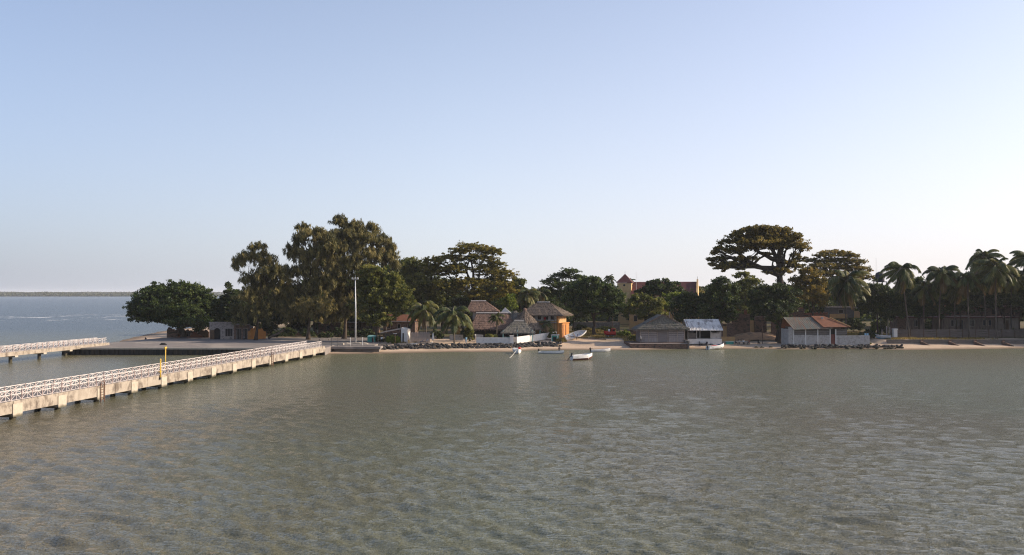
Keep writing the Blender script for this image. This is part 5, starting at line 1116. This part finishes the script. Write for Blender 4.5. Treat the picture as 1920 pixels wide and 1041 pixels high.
t = thing('parasol', 'closed white parasol standing among the loungers', 'parasol', G(812, 214)); MB().tube([(0,0,0), (0,0,2.5)], .04, 6).build('pole', M['pale_wood'], t); MB().tube([(0,0,.55), (0,0,.6), (.02,0,1.6), (0,0,2.35), (0,0,2.45)], [.05,.33,.26,.12,.03], 8).build('canopy', M['cloth_white'], t, True)
t = thing('beach_table', 'white topped beach table near the rock bank', 'table', G(777, 208.5)); MB().tube([(0,0,.7), (0,0,.76)], 1.05, 16).build('table_top', M['white_wall'], t); MB().tube([(0,0,-.05), (0,0,.7)], .09, 8).build('leg', M['wood'], t); MB().tube([(0,0,-.02), (0,0,.05)], .4, 10).build('base', M['wood'], t)
t = thing('beach_table', 'long pale plank table right of the loungers', 'table', G(832, 211)); MB().box(-2.4,2.4,-.45,.45,.68,.78).build('table_top', M['pale_wood'], t)
for x in (-2, 2):
    for y in (-.3, .3): MB().box(x-.05,x+.05,y-.05,y+.05,-.05,.68).build('leg', M['wood'], t)
t = thing('bucket', 'cream bucket beside the white gable', 'bucket', G(766.5, 212)); MB().tube([(0,0,0), (0,0,.8)], [.22,.28], 10).build('body', M['cream'], t); MB().tube([(0,0,.8), (0,0,.84)], .3, 10).build('rim', M['ochre_pale'], t)
def lounger(label, px_, D_, rz, m_='cloth_dark', m2='boat_blue'):
    t = thing('beach_lounger', label, 'lounger', G(px_, D_), rz, 'loungers and seats on the beach terrace')
    MB().box(-.9,.5,-.32,.32,.32,.4).build('seat', M[m_], t); MB().poly([(.5,-.32,.36), (1.1,-.32,.95), (1.1,.32,.95), (.5,.32,.36), (.5,-.32,.44), (1.05,-.32,1.02), (1.05,.32,1.02), (.5,.32,.44)], [(3,2,1,0), (4,5,6,7), (0,1,5,4), (1,2,6,5), (2,3,7,6), (3,0,4,7)]).build('backrest', M[m2], t)
    for x in (-.8,.45):
        for y in (-.27,.27): MB().box(x-.03,x+.03,y-.03,y+.03,-.03,.32).build('leg', M['pale_wood'], t)
lounger('dark lounger nearest the white beach table', 786, 211, 10); lounger('dark lounger with pale blue back in the middle of the row', 795, 212, 0, m2='cloth_blue'); lounger('dark lounger just left of the closed parasol', 803, 210, -8, m2='cloth_white')

# ------------------------------------------------------------------ boats
def hull_mb(Ln, beam, ht, sheer=.35, thick=.06):
    st = []; n_ = 14; prof = [(0.0,0.0), (.55,.06), (.88,.42), (.97,.74), (1.0,1.0)]
    def sec(u, ins=0.0):
        x = -Ln/2+Ln*u; w = beam/2*(math.sin(math.pi*min(1, .30+u*.34+.0))**.6 if u < .5 else max(.02, (1-((u-.5)/.5)**2.4)))
        if u < .5: w = beam/2*(.80+.20*math.sin(math.pi*u))
        zk = .55*ht*max(0, (u-.72)/.28)**2; zt = ht+sheer*u**2.2
        pts = []
        for sg in (-1, 1):
            ps = [(sg*max(0, w-ins)*a, zk+ins+(zt-zk-ins)*b_) for a, b_ in prof]
            pts.append(ps)
        ring = pts[0][::-1]+pts[1][1:]
        return [(x+(ins if u == 0 else (-ins*1.5 if u == 1 else 0)), y, z_) for y, z_ in ring]
    outer = [sec(i/n_) for i in range(n_+1)]; inner = [sec(i/n_, thick) for i in range(n_+1)]; m_ = len(outer[0])
    b = MB()
    vo = [p_ for r_ in outer for p_ in r_]; vi = [p_ for r_ in inner for p_ in r_]
    fo_hi, fo_lo, fi = [], [], []
    for i in range(n_):
        for k in range(m_-1):
            q_ = (i*m_+k, i*m_+k+1, (i+1)*m_+k+1, (i+1)*m_+k); (fo_lo if 2 <= k <= m_-4 else fo_hi).append(q_); fi.append(q_[::-1])
    b.poly(vo, fo_hi, 0); b.poly(vo, fo_lo, 1); b.poly(vi, fi, 2)
    b.poly(outer[0], [tuple(range(m_))], 0); b.poly(inner[0], [tuple(range(m_-1, -1, -1))], 2)
    rim = MB()
    for i in range(n_):
        for k in (0, m_-1):
            a0, a1, c0, c1 = outer[i][k], outer[i+1][k], inner[i][k], inner[i+1][k]
            up = lambda v, d: (v[0], v[1], v[2]+d)
            rim.poly([up(a0,-.04), up(a1,-.04), up(c1,.0), up(c0,.0), up(a0,.05), up(a1,.05), up(c1,.05), up(c0,.05)], [(0,1,5,4), (4,5,6,7), (2,3,7,6)])
    a0, a1 = outer[0][0], outer[0][-1]; rim.bar((a0[0]+.03, a0[1], a0[2]), (a1[0]+.03, a1[1], a1[2]), .1)
    return b, rim
def outboard(parent, Ln, ht, up=False):
    o = MB(); x = -Ln/2-.12
    o.tube([(x,0,ht+.1), (x,0,ht+.18), (x-.05,0,ht+.5), (x-.05,0,ht+.62)], [.12,.21,.19,.08], 8); o.tube([(x,0,ht+.15), (x-.08,0,-.35)], [.09,.06], 6); o.bar((x+.1,0,ht+.35), (x+.7,.1,ht+.45), .05); o.box(x-.02,x+.16,-.12,.12,ht-.18,ht+.1)
    if up:
        a = Matrix.Rotation(R(38), 4, 'Y'); c = Vector((x, 0, ht)); o.v = [tuple(a@(Vector(v)-c)+c) for v in o.v]
    return o.build('outboard_motor', M['rubber'], parent)
def boat(label, px_, py_, D_, rz, Ln, beam, ht, mats, zoff=-.18, motor=True, up=False, roll=0, pitch=0, group='small open boats', thw=3, name='motor_boat', z_=None):
    t = thing(name, label, 'boat', (WX(px_, D_), D_, (z_ if z_ is not None else zoff)), rz, group); t.rotation_euler = (R(roll), R(pitch), R(rz))
    h_, rim = hull_mb(Ln, beam, ht)
    h_.build('hull', [M[mats[0]], M[mats[1]], M[mats[2]]], t, True); rim.build('gunwale', M[mats[3] if len(mats) > 3 else mats[0]], t)
    for k in range(thw):
        u = .2+.24*k; x = -Ln/2+Ln*u; w = beam/2*.9; MB().box(x-.14, x+.14, -w, w, ht*.68, ht*.68+.05).build('thwart', M[mats[4] if len(mats) > 4 else 'pale_wood'], t)
    MB().box(Ln*.24, Ln*.25+.05, -beam*.32, beam*.32, ht*.25, ht*.9).build('bow_bulkhead', M[mats[2]], t)
    if motor: outboard(t, Ln, ht, up)
    return t
b1 = boat('white boat pointing to the camera, moored by a long pale rope', 970, 665, 197.5, -84, 4.9, 1.8, .85, ('boat_white','boat_white','boat_grey'), up=True)
MB().tube([(-1.0,.6,1.1), (-1.0,.6,1.55)], [.3,.26], 10).build('buoy', M['red'], b1, True); MB().box(-2.2,-.2,-.9,.2,.7,1.3).build('net_heap', M['cloth_white'], b1)
b2 = boat('long white boat with dark interior and person standing in its bow', 1034, 667, 196.5, -22, 6.0, 1.6, .62, ('boat_white','boat_grey','boat_blue'))
b3 = boat('brilliant white boat with brown bottom nearest the camera', 1091, 677, 178, 24, 4.9, 1.9, 1.05, ('boat_white','boat_brown','boat_white'), up=True, zoff=-.05)
tip = MB(); tip.poly([(-1,-.4,0), (0,-.55,.1), (0,.55,.1), (-1,.4,0), (-1,-.4,.05), (0,-.55,.16), (0,.55,.16), (-1,.4,.05)], [(3,2,1,0), (4,5,6,7), (0,1,5,4), (1,2,6,5), (2,3,7,6), (3,0,4,7)])
b4 = boat('pale grey boat behind and right of the brilliant white one', 1126, 661, 202.5, 166, 4.9, 1.5, .62, ('boat_grey','boat_grey','boat_grey','boat_white'), up=False)
b4.rotation_euler.z = R(14)
b5 = boat('white boat pulled onto the sand before the white roofed shed', 1342, 655, 211, 25, 5.0, 1.9, .9, ('boat_white','boat_white','boat_blue'), zoff=.05, pitch=-4)
MB().box(-1.2,.6,-.5,.5,.6,.98).build('cargo', M['cloth_red'], b5)
b6 = boat('white boat propped bow up on the beach beside the garden', 1080, 632, 233, 14, 6.2, 2.2, .8, ('boat_white','boat_white','boat_white'), motor=False, roll=38, pitch=-16, thw=2, name='rowing_boat', z_=WZ(632,233)+.1)
t = thing('prop_beam', 'dark wooden beam lying under the propped white boat', 'beam', W(1090,633,231)); MB().bar((-3.0,0,.25), (6.4,-3.2,-.35), .2).build('beam', M['wood'], t); MB().bar((-1.4,.5,-.6), (-.9,.5,1.0), .14).build('strut', M['wood'], t)
b7 = boat('small blue grey boat beached left of the board fence', 1655, 628, 230, 160, 3.9, 1.5, .8, ('boat_grey','cloth_blue','wood','boat_white'), motor=False, z_=ground(WX(1655,230),230)+.1, name='rowing_boat')
# red boat on its trailer
t = thing('red_boat', 'red boat with white cargo standing on a trailer by the path', 'boat', G(1143, 240), 8)
t.location.z += .55
h_, rim = hull_mb(3.3, 1.7, .95, .3); fl = lambda mb_: setattr(mb_, 'v', [(-v[0], -v[1], v[2]) for v in mb_.v]); fl(h_); fl(rim)
h_.build('hull', [M['red'], M['red'], M['cloth_dark']], t, True); rim.build('gunwale', M['red'], t)
MB().box(.5,1.5,-.6,.6,.5,1.9).build('cabin', M['red'], t); MB().box(.65,1.35,-.62,-.603,1.1,1.7).build('cabin_window', M['dark_in'], t); MB().tube([(-.3,-.1,.8), (-.2,-.1,1.7)], [.35,.2], 8).build('cargo', M['cloth_white'], t, True)
tr_ = thing('boat_trailer', 'small dark trailer under the red boat', 'trailer', t.location-Vector((0,0,.55)), 8); MB().box(-1.3,1.4,-.5,.5,.45,.55).build('frame', M['dark_steel'], tr_); MB().bar((1.4,0,.5), (2.3,0,.3), .1).build('drawbar', M['dark_steel'], tr_)
for x in (-.6, .8):
    for y in (-.72,.72): w_ = MB().tube([(x,y-.09,.32), (x,y+.09,.32)], .32, 14).build('wheel', M['rubber'], tr_); MB().tube([(x,y-.1,.32), (x,y+.1,.32)], .15, 10).build('rim', M['grey_steel'], w_)
t = thing('mast_pole', 'thin upright pole directly behind the red boat', 'pole', G(1148.5, 243)); MB().tube([(0,0,0), (0,0,5.8)], [.07,.04], 6).build('pole', M['wood'], t)
# mooring rope
a = Vector((WX(968,194.6), 194.6, .85)); c_ = Vector((WX(948,182), 178, -.1)); pts = [a.lerp(c_, k/10)-Vector((0,0,.5*math.sin(math.pi*k/10)*.6)) for k in range(11)]
t = tag(MB().tube(pts, .045, 6).build('mooring_rope', M['rope']), 'long pale mooring rope slanting into the water', 'rope')

# ------------------------------------------------------------------ rocks
rock_me = []
for k in range(6):
    bm = bmesh.new(); bmesh.ops.create_icosphere(bm, subdivisions=2, radius=.5)
    for v in bm.verts: v.co *= 1+.55*noise.noise(v.co*2.6+Vector((k*9, 0, 0)))+.2*noise.noise(v.co*6+Vector((k*5, 2, 0))); v.co.z *= .78; v.co.x *= 1.15
    me = bpy.data.meshes.new('boulder'); bm.to_mesh(me); bm.free(); me.materials.append(M['rock']); rock_me.append(me)
def rocks(x0, x1, yb, cnt, grp, lab, zf, size=(.55,1.05), seed=3, wid=3.2):
    rg = random.Random(seed)
    for i in range(cnt):
        x = x0+(x1-x0)*(i+rg.random())/cnt; v = rg.random(); y = yb(x)+v*wid; z_ = zf(v)
        o = link('boulder', rock_me[rg.randrange(6)]); o.location = (x, y, z_); s_ = rg.uniform(*size); o.scale = (s_*rg.uniform(.9,1.3), s_, s_*rg.uniform(.8,1.1)); o.rotation_euler = (rg.random()*.6, rg.random()*.6, rg.random()*6.28)
        tag(o, lab, 'boulder', grp)
rocks(-34.5, 12.5, lambda x: interp(x, SHORE)+6.2, 280, 'boulders of the long revetment', 'one of the dark boulders heaped in a long low bank above the sand', lambda v: .45+.95*v, (.5,.9))
rocks(67, 97.5, lambda x: 211.2, 100, 'rubble bank below the beach bar', 'one of the grey stones in the bank below the rust roofed bar', lambda v: .2+.75*v, (.4,.85), 9, 3.4)
for i, (px_, D_) in enumerate(((1418,215), (1428,214.6), (1445,215))):
    o = link('boulder', rock_me[i]); o.location = G(px_, D_)+Vector((0,0,.12)); o.scale = (.9,.6,.6); tag(o, ['black stone on the sand, leftmost of three before the kapok', 'black stone on the sand, middle of three before the kapok', 'black stone on the sand, rightmost of three before the kapok'][i], 'stone', 'black stones on the open sand')
t = thing('rubble_slab', 'broken pale stone apron below the terrace wall of the bar', 'stonework', (WX(1570,215),215,0)); ragged(-12.2, 14.2, -.9, 1.9, -.3, lambda x: .78+.1*math.sin(x), 5, .8, .15).build('masonry', M['rubble'], t)
t = thing('driftwood', 'dark rounded rock or tarp heap lying on the quay apron', 'heap', (WX(307,203),203,1.6)); MB().tube([(-.9,0,.05), (-.4,0,.18), (.3,.1,.2), (.9,0,.05)], [.05,.3,.28,.05], 8).build('heap', M['rubber'], t, True)
t = thing('overturned_boat', 'small pale overturned dinghy on the slope at the left tip', 'boat', G(214, 226), 20)
h_, rim = hull_mb(2.6, 1.2, .5); h_.v = [(v[0], v[1], .55-v[2]) for v in h_.v]; rim.v = [(v[0], v[1], .55-v[2]) for v in rim.v]
h_.build('hull', [M['boat_grey'], M['boat_grey'], M['wood']], t, True); rim.build('gunwale', M['boat_grey'], t)
t = thing('fallen_trunk', 'thick bare fallen trunk leaning between the casuarinas', 'tree trunk', G(520, 230)); MB().tube([(-2.4,0,.3), (-1,0,.9), (.6,.2,1.7), (2.2,.3,3.0)], [.32,.3,.26,.18], 8).build('trunk', M['bark_pale'], t, True); MB().tube([(.6,.2,1.7), (1.6,.6,2.0)], [.16,.08], 6).build('branch', M['bark_pale'], t, True)
t = thing('park_bench', 'low plank bench in the shade right of the casuarina trunks', 'bench', G(608, 222)); MB().box(-1.4,1.4,-.2,.2,.42,.48).build('seat', M['pale_wood'], t)
for x in (-1.2,1.2): MB().box(x-.08,x+.08,-.18,.18,-.05,.42).build('leg', M['concrete'], t)

# ------------------------------------------------------------------ people
def person(label, loc, rz, shirt, trousers, pose='stand', armf=0.0, hat=None, group=None, lean=0.0):
    t_ = None
    J = dict(pelvis=(0,0,.95), waist=(0,-.01,1.12), chest=(0,-.01,1.36), neck=(0,0,1.50), head=(0,-.02,1.62), top=(0,0,1.76))
    for s_, n_ in ((-1,'l'), (1,'r')):
        J['sh'+n_] = (s_*.19,0,1.43); J['el'+n_] = (s_*.26,.02-.1*armf,1.14); J['wr'+n_] = (s_*.25,-.10-.3*armf,.90+.25*armf); J['ha'+n_] = (s_*.245,-.13-.36*armf,.81+.27*armf)
        J['hp'+n_] = (s_*.10,0,.90); J['kn'+n_] = (s_*.12,-.03-.08*(s_ > 0),.50); J['an'+n_] = (s_*.13,.03-.05*(s_ > 0),.09); J['to'+n_] = (s_*.15,-.15-.05*(s_ > 0),.03)
    if pose == 'sit':
        dz = -.47
        for k in ('pelvis','waist','chest','neck','head','top','shl','shr','ell','elr','wrl','wrr','hal','har','hpl','hpr'):
            x, y, z_ = J[k]; J[k] = (x, y, z_+dz)
        for s_, n_ in ((-1,'l'), (1,'r')):
            J['wr'+n_] = (s_*.2,-.26,.58); J['ha'+n_] = (s_*.17,-.36,.56); J['kn'+n_] = (s_*.14,-.44,.48); J['an'+n_] = (s_*.14,-.42,.09); J['to'+n_] = (s_*.15,-.6,.03)
    if lean:
        for k in ('waist','chest','neck','head','top','shl','shr','ell','elr','wrl','wrr','hal','har'):
            x, y, z_ = J[k]; hgt0 = J['pelvis'][2]; dh = z_-hgt0; J[k] = (x, y-dh*math.sin(lean), hgt0+dh*math.cos(lean)-.0)
    Rd = dict(pelvis=(.155,.115), waist=(.14,.10), chest=(.165,.11), neck=(.06,.06), head=(.085,.105), top=(.06,.07))
    for n_ in 'lr': Rd.update({'sh'+n_:(.068,.068), 'el'+n_:(.045,.045), 'wr'+n_:(.03,.03), 'ha'+n_:(.045,.022), 'hp'+n_:(.095,.10), 'kn'+n_:(.062,.062), 'an'+n_:(.042,.042), 'to'+n_:(.04,.03)})
    E = [('pelvis','waist'), ('waist','chest'), ('chest','neck'), ('neck','head'), ('head','top')]
    for n_ in 'lr': E += [('chest','sh'+n_), ('sh'+n_,'el'+n_), ('el'+n_,'wr'+n_), ('wr'+n_,'ha'+n_), ('pelvis','hp'+n_), ('hp'+n_,'kn'+n_), ('kn'+n_,'an'+n_), ('an'+n_,'to'+n_)]
    names = list(J); me = bpy.data.meshes.new('figure'); me.from_pydata([J[k] for k in names], [(names.index(a), names.index(b_)) for a, b_ in E], [])
    # five fingers on each hand, as short chains rooted in the palm
    bm = bmesh.new(); bm.from_mesh(me); bm.verts.ensure_lookup_table(); fing = []
    sl = bm.verts.layers.skin.verify()
    bv = list(bm.verts)
    for i, k in enumerate(names): bm.verts[i][sl].radius = Rd[k]; bm.verts[i][sl].use_root = (k == 'pelvis')
    for n_ in 'lr':
        hv = bv[names.index('ha'+n_)]; wv = Vector(J['wr'+n_]); d = (hv.co-wv).normalized(); sd_ = Vector((1,0,0))
        for q_, (off, ln) in enumerate(((-.032,.07), (-.011,.085), (.011,.08), (.032,.062), (.05 if n_ == 'l' else -.05, .045))):
            v1 = bm.verts.new(hv.co+sd_*off+d*(.03 if q_ < 4 else -.01)); v2 = bm.verts.new(v1.co+d*ln+Vector((0,-.012,0))); bm.edges.new((hv, v1)); bm.edges.new((v1, v2)); v1[sl].radius = (.010,.010); v2[sl].radius = (.008,.008)
    bm.to_mesh(me); bm.free()
    o = bpy.data.objects.new('person', me); C.objects.link(o); o.modifiers.new('s', 'SKIN').use_smooth_shade = True; sb_ = o.modifiers.new('d', 'SUBSURF'); sb_.levels = sb_.render_levels = 1
    dg = bpy.context.evaluated_depsgraph_get(); me2 = bpy.data.meshes.new_from_object(o.evaluated_get(dg)); o.modifiers.clear(); o.data = me2; bpy.data.meshes.remove(me)
    # the body stays one mesh; clothing is shown by its faces, hair is a child
    me2.materials.clear()
    for m_ in ('skin', shirt, trousers): me2.materials.append(M[m_])
    segs = [(Vector(J[a]), Vector(J[b_]), a, b_) for a, b_ in E]
    for p_ in me2.polygons:
        c = p_.center; best = min(segs, key=lambda s_: (c-(s_[0]+(s_[1]-s_[0])*min(1, max(0, (c-s_[0]).dot(s_[1]-s_[0])/max(1e-6, (s_[1]-s_[0]).length_squared))))).length)
        a, b_ = best[2], best[3]
        mi = 0
        if a in ('waist','chest') and b_ in ('chest','shl','shr') or a[:2] == 'sh': mi = 1
        elif a == 'pelvis' or a[:2] == 'hp' or a[:2] == 'kn' or b_ == 'waist': mi = 2
        if a == 'pelvis' and b_ == 'waist': mi = 1 if c.z > (J['pelvis'][2]+.06) else 2
        p_.material_index = mi
    o.location = loc; o.rotation_euler.z = R(rz); tag(o, label, 'person', group)
    hd = Vector(J['head']); h2 = MB(); n_ = 8; vs_ = []; fs = []
    for j in range(4):
        a = j/4*1.5
        for k in range(n_): vs_.append((hd.x+.108*math.cos(a)*math.cos(k*2*math.pi/n_), hd.y+.02+.125*math.cos(a)*math.sin(k*2*math.pi/n_), hd.z+.03+.15*math.sin(a)))
    for j in range(3):
        for k in range(n_): fs.append((j*n_+k, j*n_+(k+1) % n_, (j+1)*n_+(k+1) % n_, (j+1)*n_+k))
    fs.append(tuple(3*n_+k for k in range(n_))); h2.poly(vs_, fs); h2.build('hair' if not hat else 'headscarf', M[hat or 'hair'], o, True)
    f_ = MB(); fy_ = hd.y-.10
    f_.box(-.045,-.02,fy_-.012,fy_,hd.z+.0,hd.z+.014); f_.box(.02,.045,fy_-.012,fy_,hd.z+.0,hd.z+.014); f_.build('eyes', M['cloth_white'], o)
    nn = MB(); nn.poly([(-.014,fy_+.01,hd.z-.035), (.014,fy_+.01,hd.z-.035), (0,fy_-.03,hd.z-.03), (0,fy_+.01,hd.z+.015)], [(0,1,2), (1,3,2), (0,2,3)]); nn.build('nose', M['skin'], o)
    return o
a_ = R(-22); bx_, by_ = WX(1034,196.5)+2.3*math.cos(a_)*.8, 196.5+2.3*math.sin(a_)*.8
person('person in dark clothes standing in the bow of the long white boat', (bx_, by_, .02), 30, 'cloth_dark', 'cloth_dark', armf=.8, lean=.2)
person('person in light blue standing by the tall shrub', G(874, 213.5), 10, 'cloth_blue', 'cloth_blue')
person('person in white shirt standing near the teal cabin', G(716, 212), 0, 'cloth_white', 'cloth_dark')
person('person with white headscarf standing at the left corner of the grey hut', (WX(1201,216.2), 216.2, zt_ if 'zt_' in globals() else WZ(642.5,217)-.05), 20, 'cloth_grey', 'cloth_dark', hat='cloth_white', armf=.4)
crate = lambda lab, loc: None
def stool(lab, loc, m_='wood', grp='low seats under seated people'):
    t_ = thing('stool', lab, 'stool', loc, 0, grp); MB().tube([(0,0,.36), (0,0,.41)], .2, 10).build('seat', M[m_], t_)
    for a in (.8,2.4,3.9,5.5): MB().bar((.14*math.cos(a),.14*math.sin(a),.36), (.18*math.cos(a),.18*math.sin(a),-.04), .04).build('leg', M[m_], t_)
def seated(lab, loc, rz, sh, tr_, slab):
    person(lab, (loc[0], loc[1], loc[2]), rz, sh, tr_, 'sit'); stool(slab, loc)
seated('person in dark clothes seated beneath the left edge of the lone mango', G(274, 237), 0, 'cloth_dark', 'cloth_dark', 'stool under the person below the lone mango')
seated('person in grey seated on the quay before the gatehouse', G(458, 225), 20, 'cloth_grey', 'cloth_dark', 'stool under the person before the gatehouse')
tb = thing('dining_table', 'white clothed table on the sand with people around it', 'table', G(1391, 222)); MB().box(-1.3,1.3,-.5,.5,.7,.76).build('table_top', M['old_white'], tb)
for x in (-1.1,1.1):
    for y in (-.4,.4): MB().box(x-.04,x+.04,y-.04,y+.04,-.05,.7).build('leg', M['pale_wood'], tb)
for i, (dx, dy, rz, sh, lab) in enumerate(((-1.75,0,90,'cloth_dark','person in dark clothes seated at left end of sand table'), (1.8,0,-90,'cloth_red','person in dark red seated at right end of sand table'), (-.6,.95,0,'cloth_grey','person in grey seated behind the sand table, left'), (.6,.95,0,'cloth_white','person in white seated behind the sand table, right'))):
    l_ = G(1391, 222); l_ = Vector((l_.x+dx, l_.y+dy, ground(l_.x+dx, l_.y+dy))); seated(lab, l_, rz, sh, 'cloth_dark', 'stool under the '+lab[:34].replace('seated','').strip())
t = thing('storage_box', 'turquoise box on the sand left of the dining table', 'box', G(1368, 223)); MB().box(-1.1,.9,-.4,.4,0,.62).build('body', M['teal'], t); MB().box(-1.14,.94,-.44,.44,.623,.7).build('lid', M['turquoise'], t)
person('person in dark clothes seated alone by the trunk of great kapok', G(1421, 223), 40, 'cloth_dark', 'cloth_dark', 'sit'); stool('stool under the person by great kapok', G(1421, 223))
def chair(lab, px_, D_, rz):
    t_ = thing('plastic_chair', lab, 'chair', G(px_, D_), rz, 'dark chairs in front of the shed')
    MB().box(-.26,.26,-.26,.24,.42,.47).build('seat', M['plastic_dark'], t_); MB().box(-.26,.26,.2,.25,.47,1.0,rot=Matrix.Rotation(R(-12),3,'X')).build('backrest', M['plastic_dark'], t_)
    for x in (-.27,.27): MB().box(x-.03,x+.03,-.22,.22,.66,.7).build('armrest', M['plastic_dark'], t_)
    for x in (-.23,.23):
        for y in (-.22,.2): MB().bar((x,y,.42), (x*1.15,y*1.15,-.04), .05).build('leg', M['plastic_dark'], t_)
chair('dark armchair at left of the three before the shed', 1313, 219.5, 60); chair('dark armchair in the middle before the shed', 1324, 219, -50); chair('dark armchair at right of the three before the shed', 1333, 220, 10)
person('person in dark clothes standing beside the chairs before the shed', G(1336, 221), 200, 'cloth_dark', 'cloth_dark')
t = thing('table', 'small dark table between the chairs before the shed', 'table', G(1319, 219)); MB().box(-.5,.5,-.4,.4,.62,.68).build('table_top', M['plastic_dark'], t)
for x in (-.45,.45):
    for y in (-.35,.35): MB().box(x-.03,x+.03,y-.03,y+.03,-.04,.62).build('leg', M['plastic_dark'], t)
t = thing('clothes_line', 'blue cloth hung on a rail at the end of the bar terrace', 'laundry', (WX(1624,219),219,1.2)); MB().tube([(0,0,-.6), (0,0,2.5)], .05, 6).build('post', M['wood'], t); MB().box(-.5,.5,-.02,.02,1.5,2.4).build('cloth', M['cloth_blue'], t)
t = thing('standing_pole', 'tall thin pole on the beach left of the great kapok foot', 'pole', G(1429, 224)); MB().tube([(0,0,-.2), (0,0,6.4)], [.09,.06], 6).build('pole', M['wood'], t)
t = thing('utility_pole', 'white street lamp pole seen inside trees right of the grey thatch roof', 'lamp post', G(1255, 262)); MB().tube([(0,0,-.2), (0,0,7)], .09, 6).build('pole', M['old_white'], t); MB().box(-.6,.1,-.1,.1,7,7.12).build('lamp', M['old_white'], t)
